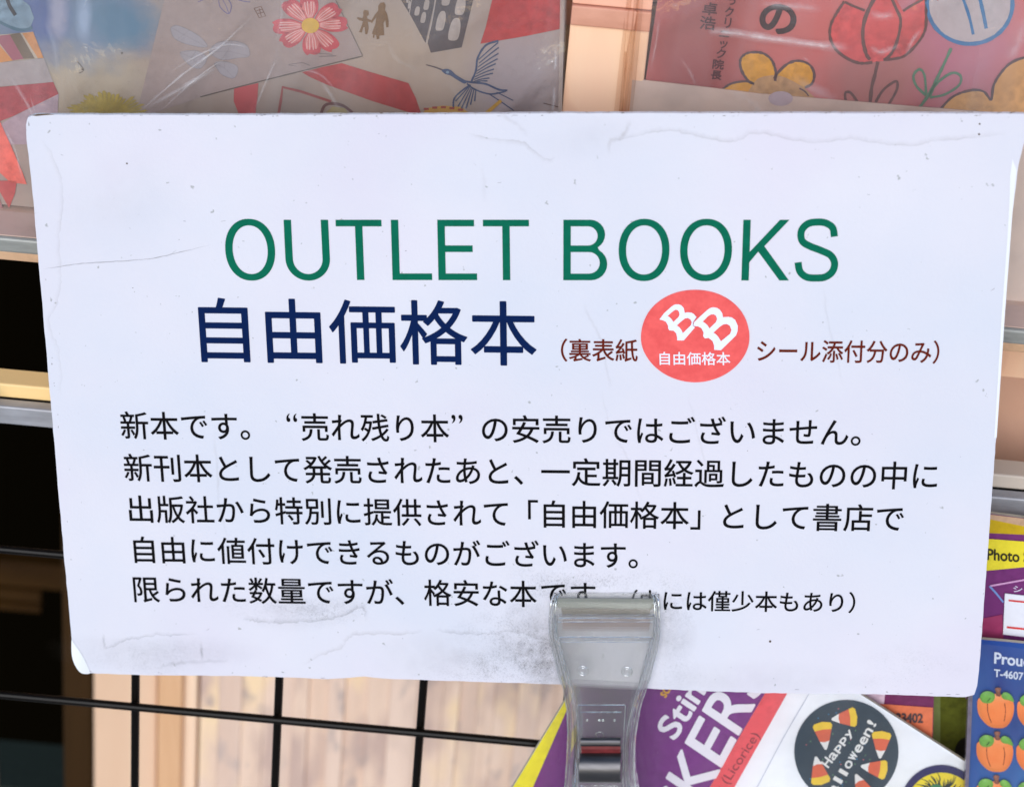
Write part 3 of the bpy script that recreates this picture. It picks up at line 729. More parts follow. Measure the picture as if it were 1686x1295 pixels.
I.text('Black (Licorice)', (1165, 1340), z5(1165, 572), (-12.5, -7.6), pm(140, 58, 66), .0007, ref='L', offset=-.004)
I.build('lettering', packA)
# shadow line of the backing edge, drawn grey on the white part
I = Ink(AP)
I.line([(1345, 1116), (1329.8, 1143.6), (1290, 1212), (1246, 1295), (1225, 1335)], 1.4, pm(196, 200, 214), .0004, wob=.4)
I.build('sheet_edge_shadow', packA)
z6 = lambda x, y: (1280+x/4.153, 1100+y/4.153)
stk = Ink(AP); sl = pm(52, 66, 78, 1, .3, .08)
cxs, cys = z6(471, 560)
stA = slab('round_sticker', AP, [(cxs+85.8*math.cos(2*math.pi*i/48), cys+84.5*math.sin(2*math.pi*i/48)) for i in range(48)], .0003, [sl], packA, lift=.0007)
I = Ink(AP); cy_, co, cw = pm(244, 206, 60, 1, .3, .06), pm(226, 106, 74, 1, .3, .06), pm(240, 240, 240, 1, .3, .02)
def corn(tx, ty, wx_, wy, wid=66):
    a = Vector(z6(tx, ty)); b = Vector(z6(wx_, wy)); d = b-a; L = d.length; d = d/L; s = Vector((-d.y, d.x)); ww = wid/4.153
    def q(f, g): p = a + d*L*f + s*ww*g; return (p.x, p.y)
    I.poly([q(0, -.12), q(-.02, 0), q(0, .12), q(.34, .52), q(.3, 0), q(.34, -.52)] , cw, .0009, smooth=False)
    I.poly([q(.32, -.5), q(.28, 0), q(.32, .5), q(.76, .88), q(.79, 0), q(.76, -.88)], co, .00092)
    I.poly([q(.75, -.88), q(.78, 0), q(.75, .88), q(.92, 1.02), q(1.02, .85), q(1.08, 0), q(1.02, -.85), q(.92, -1.02)], cy_, .00094)
for c_ in ((372, 335, 532, 318), (330, 540, 305, 366), (700, 600, 712, 428), (262, 592, 298, 768), (572, 655, 738, 682), (535, 712, 612, 870)): corn(*c_)
for i in range(34):
    a = random.uniform(0, 6.28); r = random.uniform(10, 78)
    I.ell(cxs+r*math.cos(a), cys+r*math.sin(a), 1.0, 1.0, random.choice([pm(70, 150, 200), pm(210, 110, 120), pm(110, 160, 110)]), .00088, n=8)
wt_ = pm(240, 240, 240, 1, .3, .02)
def spread(word, p0, p1, h, off=.035):
    p0, p1 = z6(*p0), z6(*p1); n = len(word); d = vec(p0, p1); L = math.hypot(*d); ux, uy = d[0]/L, d[1]/L; nx, ny = uy, -ux
    for i, ch in enumerate(word):
        hh = h*(1.35 if (ch.isupper() or ch in 'l!') else 1.0); wv = L/n*.82
        if ch in 'l!': wv *= .45
        s = L*i/n + (L/n-wv)/2
        jit = random.uniform(-1.2, 1.2)
        b = (p0[0]+ux*s+nx*jit, p0[1]+uy*s+ny*jit); e = (b[0]+ux*wv, b[1]+uy*wv)
        I.text(ch, b, e, (nx*hh, ny*hh), wt_, .00096, inkh=True, bold=.55)
spread('Happy', (345, 672), (530, 425), 11.2)
spread('Halloween!', (360, 905), (690, 352), 11.2)
I.build('sticker_print', packA)
c2x, c2y = z6(1120, 935)
slab('round_sticker', AP, [(c2x+68*math.cos(2*math.pi*i/48), c2y+68*math.sin(2*math.pi*i/48)) for i in range(48)], .0003, [pm(40, 32, 92, 1, .3, .1)], packA, lift=.0007, label='navy edged round sticker')
I = Ink(AP); I.ell(c2x, c2y, 58, 57, pm(240, 216, 44, 1, .3, .06), .0009, n=44)
hair = [(-42, 10), (-46, -18), (-36, -12), (-38, -34), (-26, -24), (-22, -44), (-14, -34), (-6, -48), (0, -36), (10, -46), (12, -34), (22, -42), (24, -28), (34, -30), (30, 10)]
for k in range(70):
    a = random.uniform(-2.9, -.25); r0 = random.uniform(4, 20); r1 = r0 + random.uniform(12, 24)
    bx_, by_ = c2x-4, c2y-16
    I.line([(bx_+math.cos(a)*r0*1.25, by_+math.sin(a)*r0), (bx_+math.cos(a+.12)*(r0+r1)*.6, by_+math.sin(a+.12)*(r0+r1)*.5), (bx_+math.cos(a)*r1*1.25, by_+math.sin(a)*r1)], 3.2, pm(30, 44, 40), .00094+k*.0000004, w1=.6)
I.poly([(c2x+x-4, c2y-6+y) for x, y in [(-20, 10), (-18, -22), (-6, -32), (8, -26), (12, -8), (10, 12)]], pm(60, 128, 88), .00098, smooth=True)
I.poly([(c2x+x+14, c2y+y) for x, y in [(-8, 6), (-2, -24), (14, -30), (20, -4), (10, 14)]], pm(214, 92, 48), .00102, smooth=True)
I.build('sticker_print', packA)
film_sheet('packet_film', AP, [card(-4, -4), card(765, -4), card(765, 645), card(-4, 645)], .0030, clear_film('packet_film', .5, 1.0, scale=14, milky=.02), packA, 60, 60, .0006, freq=22)

# photo safe packet at the right
DP = Plane((0, -.007, .95), (0, -1, .02))
packD = thing('photo_packet', 'yellow and purple photo safe packet with a red lined price label, right edge', 'packet', DP.at(1680, 960))
slab('card', DP, [(1606, 842), (1900, 880), (1880, 1180), (1590, 1150)], .0015, [pm(118, 52, 112, 1, .3, .12), pages], packD)
I = Ink(DP)
I.poly([(1600, 848), (1637, 855), (1690, 866), (1900, 905), (1900, 912), (1686, 879), (1600, 875)], pm(200, 166, 26, 1, .3, .1), .0003)
I.poly([(1600, 842), (1900, 878), (1900, 905), (1690, 866), (1637, 855), (1600, 848)], pm(196, 160, 130), .0003)
I.poly([(1606, 885), (1634, 886), (1686, 890), (1900, 912), (1900, 910), (1686, 932), (1623, 938), (1600, 940)], pm(236, 218, 56, 1, .3, .08), .0004)
I.line([(1630, 963), (1686, 953), (1760, 940)], 2.6, pm(214, 160, 204), .0004, False); I.line([(1629, 963), (1640, 975), (1652, 990)], 3, pm(120, 150, 210), .0004, False)
I.text('Photo Safe', (1625.5, 919), (1720, 926), (0, -17.5), pm(52, 48, 26), .0006, ref='P', bold=.6)
I.poly([(1600, 1020), (1650, 1010), (1652, 1052), (1590, 1048)], pm(158, 60, 100, 1, .3, .2), .00035)
I.build('printed_header', packD)
lab = slab('price_label', DP, [(1654, 974), (1800, 990), (1797, 1058), (1651, 1041)], .0003, [pm(234, 234, 242, 1, .5, .03)], packD, lift=.001)
I = Ink(DP); I.line([(1660, 984.5), (1800, 999)], 2.8, pm(214, 54, 48), .0012, False, .03); I.line([(1657, 1028.5), (1800, 1044)], 3.2, pm(214, 54, 48), .0012, False, .03)
I.text('シール', (1668, 972), (1720, 976), (0, -10), pm(225, 215, 235), .0006, inkh=True, offset=.01)
I.build('label_lines', packD)

# pumpkin stickers
PP = Plane((0, -.014, .95), (0, -1, .02))
packC = thing('pumpkin_sticker_packet', 'blue packet of puffy orange pumpkin stickers at the lower right', 'sticker packet', PP.at(1680, 1200))
bm_ = NT('blue_card'); T = bm_
lc = lambda px, py: PP.at(px, py) - packC.location
c = T.mix(T.ramp(T.noise(26, 3, .5, T.tc((1, 1, .4)), 1), [(.35, K4), (.68, W4)]), rgb(36, 60, 140), rgb(56, 112, 184))
T.l(c, T.b.inputs['Base Color']); T.b.inputs['Roughness'].default_value = .3
slab('card', PP, [(1604, 1051), (1660, 1056), (1900, 1080), (1880, 1480), (1590, 1440), (1596, 1200)], .0014, [bm_.m, pages], packC)
ce = pm(120, 112, 128, 1, .2, .2)
slab('blister_edge', PP, [(1598, 1051), (1604, 1051), (1598, 1200), (1592, 1330), (1588, 1440), (1583, 1440), (1588, 1290), (1593, 1150)], .004, [ce], packC, lift=.002)
I = Ink(PP); wl = pm(226, 234, 250, 1, .35, .03)
I.text('Proudly', (1637, 1089.5), (1713, 1098), (.6, -17.5), wl, .0005, ref='P', bold=.7)
I.text('T-4607', (1636.5, 1111.5), (1684, 1117.5), (.4, -12.2), wl, .0005, inkh=True, bold=.45)
I.build('lettering', packC)
orm = NT('puffy_orange'); c = orm.mix(orm.ramp(orm.noise(90, 3), [(.3, K4), (.7, W4)]), rgb(250, 134, 62), rgb(255, 154, 84)); orm.l(c, orm.b.inputs['Base Color']); orm.b.inputs['Roughness'].default_value = .45
orm.bump(orm.noise(700, 2), .1, .0002); orm = orm.m
gm = pm(122, 188, 78, 1, .45, .2); sm = pm(150, 96, 76, 1, .5, .15); crease = pm(150, 74, 34)
def dome(name, outline, h, mat, parent, rings=4, lift=.0006, ctr=None):
    pts = crom(outline, True, 4); n = len(pts)
    cx = sum(p[0] for p in pts)/n; cy = sum(p[1] for p in pts)/n
    V = []; F = []
    for r in range(rings+1):
        f = 1 - (r/rings)*.92; hh = h*math.sqrt(max(0, 1-f**2.6))
        for x, y in pts: V.append(PP.at(cx+(x-cx)*f, cy+(y-cy)*f, lift+hh))
    for r in range(rings):
        for i in range(n): F.append((r*n+i, r*n+(i+1) % n, (r+1)*n+(i+1) % n, (r+1)*n+i))
    F.append(tuple(rings*n+i for i in range(n)))
    return mk(name, V, F, mat, parent, smooth=True)
for r in range(3):
    for q in range(3):
        cx, cy = 1639 + q*65.5 - r*1.4, 1168 + r*72 + q*5.5
        P = lambda *l: [(cx+(x-312)/5.283, cy+(y-630)/5.283) for x, y in l]
        b = dome('pumpkin_sticker', P((165, 520), (152, 590), (165, 660), (205, 720), (260, 765), (330, 780), (400, 768), (448, 710), (470, 640), (470, 570), (440, 515), (380, 495), (320, 478), (250, 500)), .0011, orm, packC, 5)
        dome('leaf', P((175, 510), (180, 475), (215, 448), (260, 448), (298, 470), (302, 510), (275, 545), (230, 552), (195, 540)), .0008, gm, b, 3, .0014)
        dome('leaf', P((360, 485), (375, 460), (405, 455), (440, 475), (462, 510), (468, 540), (430, 525), (380, 515)), .0007, gm, b, 3, .0014)
        dome('stem', P((305, 425), (330, 415), (358, 425), (352, 450), (352, 490), (318, 488), (312, 455)), .0007, sm, b, 3, .0013)
        I = Ink(PP)
        I.line(P((238, 545), (240, 610), (255, 670), (272, 712)), 1.2, crease, .00185, wob=.3); I.line(P((385, 545), (395, 600), (390, 660), (382, 700)), 1.2, crease, .00185, wob=.3)
        I.line(P((235, 520), (262, 490)), 1.6, pm(60, 110, 40), .0024, wob=.3)
        I.build('crease', b)
film_sheet('packet_film', PP, [(1600, 1046), (1904, 1076), (1884, 1470), (1588, 1440)], .0042, clear_film('blister_film', .5, .8, scale=18, milky=.015), packC, 40, 40, .0005)

# ================================================================ THE SIGN
sign = thing('sign_board', 'worn white OUTLET BOOKS notice board with green, navy and black lettering', 'sign', SIGN.at(870, 1120))
pw = NT('white_laminated_card'); T = pw
c = T.mix(T.ramp(T.noise(14, 4, .55), [(.35, K4), (.7, W4)]), (.70, .68, .745, 1), (.745, .715, .77, 1))
c = T.mix(T.ramp(T.noise(420, 2, .5), [(.73, K4), (.77, W4)]), c, (.45, .44, .45, 1))
c = T.mix(1.0, c, T.ramp(T.noise(11, 3, .5), [(.32, (.945, .985, 1, 1)), (.5, (1, 1, 1, 1)), (.66, (1, .965, .99, 1))]), 'MULTIPLY')
T.l(c, T.b.inputs['Base Color']); T.b.inputs['Roughness'].default_value = .42; T.b.inputs['Specular IOR Level'].default_value = .35
hb = T.math('ADD', T.noise(900, 3, .6), T.math('MULTIPLY', T.noise(25, 3, .5), 2.0)); T.bump(hb, .18, .0004)
ed = NT('dirty_card_edge'); ed.l(ed.ramp(ed.noise(500, 4, .7), [(.33, rgb(140, 120, 100)), (.42, rgb(222, 220, 220)), (.75, rgb(238, 238, 244))]), ed.b.inputs['Base Color']); ed.b.inputs['Roughness'].default_value = .9
def edge(pts, n, j):
    out = []
    for a, b in zip(pts[:-1], pts[1:]):
        L = math.hypot(b[0]-a[0], b[1]-a[1]); m = max(1, int(L/n))
        for i in range(m):
            t = i/m; out.append((a[0]+(b[0]-a[0])*t+random.uniform(-j, j), a[1]+(b[1]-a[1])*t+random.uniform(-j, j)))
    return out
outl = edge([(46, 194), (56, 189), (400, 189.5), (700, 188.5), (940, 186.5), (1300, 186.5), (1640, 187), (1684, 187.5), (1692, 190), (1689, 225), (1677, 270), (1667, 350), (1655, 510), (1640, 720), (1630, 860), (1621, 980), (1613, 1090), (1609, 1128), (1604, 1143), (1590, 1147), (1440, 1142), (1250, 1140), (1090, 1134), (930, 1126), (800, 1122), (640, 1117), (600, 1113), (540, 1117), (400, 1112), (250, 1111), (160, 1108), (140, 1106), (128, 1092), (122, 1072), (118, 1050), (105, 910), (92, 760), (80, 620), (66, 460), (54, 320), (44, 230), (43, 205), (46, 194)], 12, .4)
body = slab('board', SIGN, outl, .0014, [pw.m, ed.m], sign)
# peeled, upturned corner
V = []; F = []
crv = [(118, 1052), (120, 1075), (127, 1092), (136, 1104), (147, 1108)]; crv2 = [(119, 1053), (128, 1066), (137, 1080), (144, 1094), (149, 1107)]
crv = crom(crv, False, 4); crv2 = crom(crv2, False, 4)
for i, (a, b) in enumerate(zip(crv, crv2)):
    s = math.sin(math.pi*i/(len(crv)-1))
    V += [SIGN.at(*b, .0002), SIGN.at(*((a[0]+b[0])/2, (a[1]+b[1])/2), .0002+.0012*s), SIGN.at(*a, .0002+.0016*s)]
for i in range(len(crv)-1):
    for j in (0, 1): q = i*3+j; F.append((q, q+1, q+4, q+3))
wc = NT('white_lamination'); wc.b.inputs['Base Color'].default_value = (.86, .86, .87, 1); wc.b.inputs['Roughness'].default_value = .25
mk('curled_corner', V, F, wc.m, sign, smooth=True)
# bare white core along the right edge
I = Ink(SIGN)
I.poly([(1667, 262), (1674, 280), (1667, 350), (1655, 510), (1641, 720), (1637, 720), (1649, 520), (1658, 400), (1662, 330), (1663, 290)], wc.m, .00012)
I.build('worn_edge', sign)

# stains: a soft ribbon with its own alpha
stm = {}
def stain_mat(name, col, speck=0):
    T = NT(name); T.t.nodes.remove(T.b)
    at = T.n('ShaderNodeAttribute'); at.attribute_name = 'a'
    df = T.n('ShaderNodeBsdfDiffuse'); df.inputs[0].default_value = col
    tr = T.n('ShaderNodeBsdfTransparent'); mx = T.n('ShaderNodeMixShader')
    if speck: nz = T.ramp(T.math('ADD', T.noise(1500, 4, .75), T.math('MULTIPLY', T.noise(170, 3, .6), .35)), [(.66, K4), (.86, W4)])
    else: nz = T.ramp(T.noise(160, 4, .65), [(.28, (.25, .25, .25, 1)), (.62, W4)])
    T.l(T.math('MULTIPLY', at.outputs['Fac'], nz), mx.inputs[0]); T.l(tr.outputs[0], mx.inputs[1]); T.l(df.outputs[0], mx.inputs[2]); T.l(mx.outputs[0], T.out.inputs[0])
    return T.m
tide = stain_mat('tide_line', rgb(150, 132, 112)); grey = stain_mat('grey_scuff', rgb(105, 98, 92)); speck = stain_mat('grime_specks', rgb(70, 62, 60), 1); haze_g = stain_mat('grime_film', rgb(125, 115, 110))
def stain(name, pts, wd, alpha, mat, side=0, lift=.00006, j=1.4, sub=6):
    pts = crom(pts, False, sub); pts = [(x+random.uniform(-j, j), y+random.uniform(-j, j)) for x, y in pts]
    n = len(pts); V = []; F = []; A = []
    prof = {0: [(-1, 0), (0, 1), (1, 0)], 1: [(-.25, 0), (0, 1), (.25, .45), (1, 0)], -1: [(.25, 0), (0, 1), (-.25, .45), (-1, 0)]}[side]; k = len(prof)
    for i, (x, y) in enumerate(pts):
        a = pts[max(0, i-2)]; c = pts[min(n-1, i+2)]; dx, dy = c[0]-a[0], c[1]-a[1]; L = math.hypot(dx, dy) or 1
        e = min(1, i/5, (n-1-i)/5); w_ = wd*random.uniform(.7, 1.2)*(1.5 if name != 'scratch' else 1); e *= .38 if name != 'scratch' else 1
        for o_, al in prof: V.append(SIGN.at(x-dy/L*o_*w_, y+dx/L*o_*w_, lift)); A.append(al*alpha*e)
        if i:
            for q in range(k-1): F.append(((i-1)*k+q, (i-1)*k+q+1, i*k+q+1, i*k+q))
    o = mk(name, V, F, mat, sign); at = o.data.attributes.new('a', 'FLOAT', 'POINT'); at.data.foreach_set('value', A); return o
def patch(name, cx, cy, rx, ry, alpha, mat, rot=0, lift=.00008):
    V = []; F = []; A = []; n = 28; R = 6; ph = [random.uniform(0, 6.28) for _ in range(4)]
    for r in range(R+1):
        f = r/R
        for i in range(n):
            t = 2*math.pi*i/n; g = 1 + .14*math.sin(2*t+ph[0]) + .1*math.sin(3*t+ph[1]) + .07*math.sin(5*t+ph[2])
            x, y = rx*f*g*math.cos(t), ry*f*g*math.sin(t)
            V.append(SIGN.at(cx+x*math.cos(rot)-y*math.sin(rot), cy+x*math.sin(rot)+y*math.cos(rot), lift)); A.append(alpha*(1-f)**1.0 if r else alpha)
    for r in range(R):
        for i in range(n): F.append((r*n+i, r*n+(i+1) % n, (r+1)*n+(i+1) % n, (r+1)*n+i))
    o = mk(name, V, F, mat, sign); at = o.data.attributes.new('a', 'FLOAT', 'POINT'); at.data.foreach_set('value', A); return o
zt_ = lambda *p: [(680+x/1.676, 170+y/1.676) for x, y in p]
stain('water_stain', zt_((150, 82), (200, 95), (260, 103), (305, 108), (330, 128), (355, 148), (375, 155), (392, 148)), 4.5, .42, tide, 1)
stain('water_stain', zt_((235, 28), (270, 48), (300, 68), (318, 92)), 3, .3, tide)
stain('water_stain', zt_((600, 45), (590, 75), (570, 98), (545, 105), (542, 140)), 3.5, .4, tide)
stain('water_stain', zt_((560, 100), (610, 92), (660, 80), (710, 76), (760, 84), (820, 98), (870, 106), (905, 98), (940, 82), (1000, 90), (1060, 102), (1120, 108), (1200, 98), (1250, 104), (1310, 114), (1380, 116), (1430, 105), (1500, 100), (1560, 92), (1640, 86)), 5, .42, tide, -1)
zl = lambda *p: [(40+x/2.49, 180+y/2.49) for x, y in p]
stain('water_stain', zl((70, 120), (110, 180), (145, 260), (155, 330), (158, 400), (150, 470), (140, 520), (150, 640), (148, 720), (130, 800), (100, 860), (118, 930), (135, 960), (150, 1060), (150, 1180)), 4, .24, tide, 1)
stain('scratch', zl((75, 655), (170, 640), (250, 630), (340, 625), (450, 618), (540, 608), (640, 585), (765, 555)), .9, .5, grey, 0, j=.4)
stain('scratch', zl((600, 595), (625, 575)), 1, .6, grey, 0, j=.1)
stain('water_stain', [(960, 500), (975, 530), (990, 560), (996, 590), (1006, 640)], 2.2, .28, tide)
stain('water_stain', [(1355, 470), (1362, 520), (1375, 580), (1390, 640)], 2.2, .2, tide)
stain('water_stain', [(352, 700), (358, 780), (362, 840), (380, 890)], 2.2, .25, tide)
stain('water_stain', [(990, 640), (1005, 700), (1035, 760), (1060, 840)], 2, .18, tide)
stain('water_stain', [(1130, 640), (1150, 720), (1170, 800)], 2, .18, tide)
stain('water_stain', zt_((190, 160), (195, 220), (200, 270)), 3, .15, tide)
# grime at the bottom and round the clip
zb_ = lambda *p: [(100+x/2.81, 950+y/2.81) for x, y in p]
stain('grime_line', zb_((840, 190), (900, 200), (940, 208), (1010, 210), (1090, 205), (1180, 200), (1260, 188), (1330, 165), (1380, 140), (1405, 150), (1410, 205)), 5, .6, grey, -1)
stain('grime_line', zb_((205, 332), (250, 312), (300, 290), (360, 282), (440, 265), (520, 270), (640, 262)), 3.5, .45, grey, -1, j=2)
stain('grime_line', zb_((198, 255), (202, 300), (206, 330)), 2, .6, grey)
stain('grime_line', zb_((650, 300), (652, 345), (656, 380)), 2, .6, grey, j=.5)
stain('grime_line', zb_((440, 420), (520, 400), (600, 392), (700, 388), (780, 382)), 2.5, .3, grey)
stain('water_stain', zb_((1120, 410), (1180, 370), (1240, 345), (1300, 325), (1330, 280), (1380, 262), (1450, 262), (1560, 262), (1680, 250)), 4.5, .42, tide, -1)
z8 = lambda *p: [(680+x/2.958, 880+y/2.958) for x, y in p]
stain('grime_line', z8((100, 460), (200, 478), (300, 480), (400, 480), (500, 470), (560, 488), (600, 500), (680, 520)), 4, .42, grey, -1, j=2)
stain('grime_line', z8((560, 540), (580, 560), (560, 580), (590, 600)), 3, .4, grey, j=2)
for (x, y, a, b, al) in ((905, 965, 70, 45, .7), (1000, 955, 120, 30, .75), (860, 1050, 100, 75, .85), (905, 1090, 60, 45, .9), (820, 1100, 120, 30, .7), (1110, 1000, 50, 60, .5), (460, 1000, 130, 35, .5), (540, 1010, 60, 25, .5), (250, 1080, 160, 30, .4), (1100, 1080, 60, 60, .45), (1500, 1100, 110, 40, .35)):
    patch('grime_patch', x, y, a*1.1, b*1.1, al*.30, speck)
for (x, y, a, b, al) in ((900, 1060, 110, 85, .42), (905, 1100, 70, 45, .35), (930, 965, 60, 30, .2), (1095, 1040, 45, 75, .25), (500, 1005, 130, 30, .14), (260, 1075, 170, 40, .13), (760, 1080, 150, 50, .15), (1200, 1120, 300, 30, .1), (200, 330, 120, 90, .05), (980, 225, 120, 40, .06)):
    patch('grime_patch', x, y, a, b, al*.7, haze_g, lift=.00007)
# dark bits along the edges, hair-thin scuffs
I = Ink(SIGN); dirt = pm(92, 76, 62, 1, .9, .3); dirt2 = pm(150, 144, 150, 1, .9, .2)
for k in range(70):
    side = random.choice('tttlrbb'); t = random.random(); e = random.uniform(0, 3)
    x, y = {'t': (46+t*1636, 189.5+e*.6), 'l': (46+t*83+e, 200+t*860), 'r': (1678-t*68-e, 230+t*880), 'b': (140+t*1460, 1106+t*38-e)}[side]
    L = random.uniform(1, 9) if side in 'tb' else random.uniform(.5, 1.5); H_ = random.uniform(.4, 1.1) if side in 'tb' else random.uniform(1, 6)
    if side == 't' and x > 930 and x < 960: continue
    I.ell(x, y, L/2, H_/2, random.choice([dirt, dirt2, dirt2]), .0001, n=7)
for k in range(50):
    y = random.uniform(200, 1095); x = random.uniform(58+(y-190)*.096, 1665-(y-190)*.079)
    if random.random() < .6: I.ell(x, y, random.uniform(.4, .9), random.uniform(.35, .7), random.choice([dirt, dirt2, dirt2]), .0001, n=6)
    else:
        a = random.uniform(-.6, .6); L = random.uniform(3, 14); I.line([(x, y), (x+math.cos(a)*L*.6, y+math.sin(a)*L*.6)], .6, dirt2, .0001, wob=.4)
I.ell(1613, 204, 1.6, 1.6, dirt, .0001, n=8); I.ell(1612, 221, 1.8, 1.8, dirt, .0001, n=8); I.ell(1268, 1055, 2, 2, dirt, .0001, n=8); I.ell(209, 269, 1.6, 1.3, dirt, .0001, n=8)
I.poly([(52, 190), (62, 187.6), (78, 187), (90, 188.6), (75, 189.6), (60, 191)], pm(110, 92, 76, 1, .9, .3), .00012)
o = I.build('scuff_marks', sign); o['kind'] = 'stuff'

# lettering
VPX, VPY = 950., 9700.      # where the board's upright edges run to
def upv(x, y, h):
    dx, dy = VPX-x, VPY-y; L = math.hypot(dx, dy); return (-dx/L*h, -dy/L*h)
I = Ink(SIGN); G = print_mat('green_ink', (.0, .135, .075, 1), .6, .1, 350, .1)

SW = 12.2
def lf(x, y): return ((x - 0), y)
def glyph(ch, x0, x1, yt, yb):
    """drawn letters in a plain grotesque, upright edges leaning with the board"""
    ua = upv((x0+x1)/2, yb, yb-yt); H = yb-yt; Wd = x1-x0
    def q(u, v):                      # u across in px, v up in px
        return (x0 + u + ua[0]*(v/H - .5), yb - v)
    def P(l, holes=()): I.poly([q(*p) for p in l], G, .00015, [[q(*p) for p in h] for h in holes])
    t = SW; tv = t*.88
    if ch == 'O':
        se = lambda a, b, n=2.15: [(Wd/2 + a*math.copysign(abs(math.cos(k))**(2/n), math.cos(k)), H/2 + b*math.copysign(abs(math.sin(k))**(2/n), math.sin(k))) for k in [2*math.pi*i/56 for i in range(56)]]
        P(se(Wd/2, H/2), [se(Wd/2-t, H/2-tv, 2.1)])
    if ch == 'U':
        arc = lambda a, b, c: [(Wd/2 - a*math.cos(k), c - b*math.sin(k)) for k in [math.pi*i/24 for i in range(25)]]
        P([(0, H)] + arc(Wd/2, H*.36, H*.36) + [(Wd, H), (Wd-t, H)] + arc(Wd/2-t, H*.36-tv, H*.36)[::-1] + [(t, H)])
    if ch == 'T': P([(0, H), (Wd, H), (Wd, H-tv), (Wd/2+t/2, H-tv), (Wd/2+t/2, 0), (Wd/2-t/2, 0), (Wd/2-t/2, H-tv), (0, H-tv)])
    if ch == 'L': P([(0, H), (t, H), (t, tv), (Wd, tv), (Wd, 0), (0, 0)])
    if ch == 'E': P([(0, H), (Wd*.95, H), (Wd*.95, H-tv), (t, H-tv), (t, H*.52+tv/2), (Wd*.9, H*.52+tv/2), (Wd*.9, H*.52-tv/2), (t, H*.52-tv/2), (t, tv), (Wd, tv), (Wd, 0), (0, 0)])
    if ch == 'B':
        def bowl(xr, y0, y1, k=12, e=1.0):
            r = (y1-y0)/2; c = (y0+y1)/2
            return [(xr - r*e + r*e*math.cos(a), c + r*math.sin(a)) for a in [-math.pi/2 + math.pi*i/k for i in range(k+1)]]
        m_ = H*.52
        P([(0, 0)] + bowl(Wd, 0, m_+1) [:-2] + bowl(Wd*.95, m_-1, H)[2:] + [(0, H)],
          [[(t, tv)] + bowl(Wd-t, tv, m_-tv/2) + [(t, m_-tv/2)], [(t, m_+tv/2)] + bowl(Wd*.95-t, m_+tv/2, H-tv) + [(t, H-tv)]])
    if ch == 'K':
        P([(0, 0), (0, H), (t, H), (t, H*.47), (Wd*.77, H), (Wd*.97, H), (Wd*.46, H*.565), (Wd, 0), (Wd*.80, 0), (Wd*.335, H*.475), (t, H*.30), (t, 0)])
    if ch == 'S':
        w_ = Wd-t; h_ = H-tv
        c = [(w_*.96, h_*.74), (w_*.90, h_*.90), (w_*.70, h_*.985), (w_*.47, h_*1.0), (w_*.24, h_*.975), (w_*.08, h_*.88), (w_*.045, h_*.76), (w_*.11, h_*.645), (w_*.32, h_*.565), (w_*.62, h_*.49), (w_*.88, h_*.405), (w_*.995, h_*.27), (w_*.95, h_*.12), (w_*.76, h_*.02), (w_*.5, 0), (w_*.24, h_*.02), (w_*.06, h_*.12), (0, h_*.28)]
        I.line([q(u+t/2, v+tv/2) for u, v in c], t*.95, G, .00015, True, 0)
for ch, x0, x1 in (('O', 371, 453), ('U', 469.4, 542.7), ('T', 554.4, 629.9), ('L', 645, 710.3), ('E', 721, 784.7), ('T', 795.7, 871.5), ('B', 927.6, 999.9), ('O', 1018.7, 1102.3), ('O', 1119.8, 1205.2), ('K', 1222.3, 1300.6), ('S', 1308.8, 1381.4)):
    yb = 460.3 + (x0-371)*.0012; yt = 361.6
    if ch in 'OS': yb += 1.3; yt -= 1.6
    if ch == 'U': yb += 1.2
    glyph(ch, x0, x1, yt, yb)
I.build('green_lettering', sign)
def jp(body, x0, x1, y0, y1, h, mat, h1=None, off=.42, ref='本'):
    h1 = h1 or h; ua, ub = upv(x0, y0, h), upv(x1, y1, h1)
    I.text(body, (x0 - ua[0]*.4, y0), (x1 - ub[0]*.4, y1), ua, mat, .00015, ref=ref, bold=off, upr=ub)
NV = print_mat('navy_ink', (.0, .0115, .070, 1), .6, .1, 350, .1); BR = print_mat('brown_ink', (.13, .012, .003, 1), .6, .1, 350, .1); BK = print_mat('black_ink', (.0025, .002, .003, 1), .6, .1, 350, .1)
I = Ink(SIGN); jp('自由価格本', 330, 882.6, 594.5, 601, 104, NV, off=1.0); I.build('navy_lettering', sign)
I = Ink(SIGN); jp('（裏表紙', 924, 1049.7, 593.8, 594.6, 36, BR); I.build('brown_lettering', sign); I = Ink(SIGN); jp('シール添付分のみ）', 1246.8, 1546, 595.2, 597.5, 36.5, BR); I.build('brown_lettering', sign)
I = Ink(SIGN)
ln = lambda x, y0, s, x0: y0 + (x-x0)*s
for body, x0, x1 in (('新本です。', 199.3, 411), ('“', 471.8, 489.5), ('売れ残り本', 496.5, 739), ('”', 743.5, 762), ('の安売りではございません。', 794, 1417)):
    f_ = lambda x: ln(x, 722, .0097, 199)
    if body in '“”':
        u = upv(x0, 690, 14); I.text(body, (x0, 694+(x0-471)*.008), (x1, 694+(x1-471)*.008), u, BK, .00015, inkh=True)
    else: jp(body, x0, x1, f_(x0), f_(x1), 45, BK)
for body, x0, x1 in (('新刊本として発売されたあと、', 205, 861), ('一定期間経過したものの中に', 891.5, 1543)):
    f_ = lambda x: ln(x, 791.5, .0102, 205); jp(body, x0, x1, f_(x0), f_(x1), 45, BK)
for body, x0, x1 in (('出版社から特別に提供されて', 212.8, 836), ('「自由価格本」', 870, 1153), ('として書店で', 1191, 1487.5)):
    f_ = lambda x: ln(x, 859, .0122, 213); jp(body, x0, x1, f_(x0), f_(x1), 44, BK)
for body, x0, x1 in (('自由に値付けできるものがございます。', 221, 1050),):
    f_ = lambda x: ln(x, 925.5, .0118, 221); jp(body, x0, x1, f_(x0), f_(x1), 43, BK)
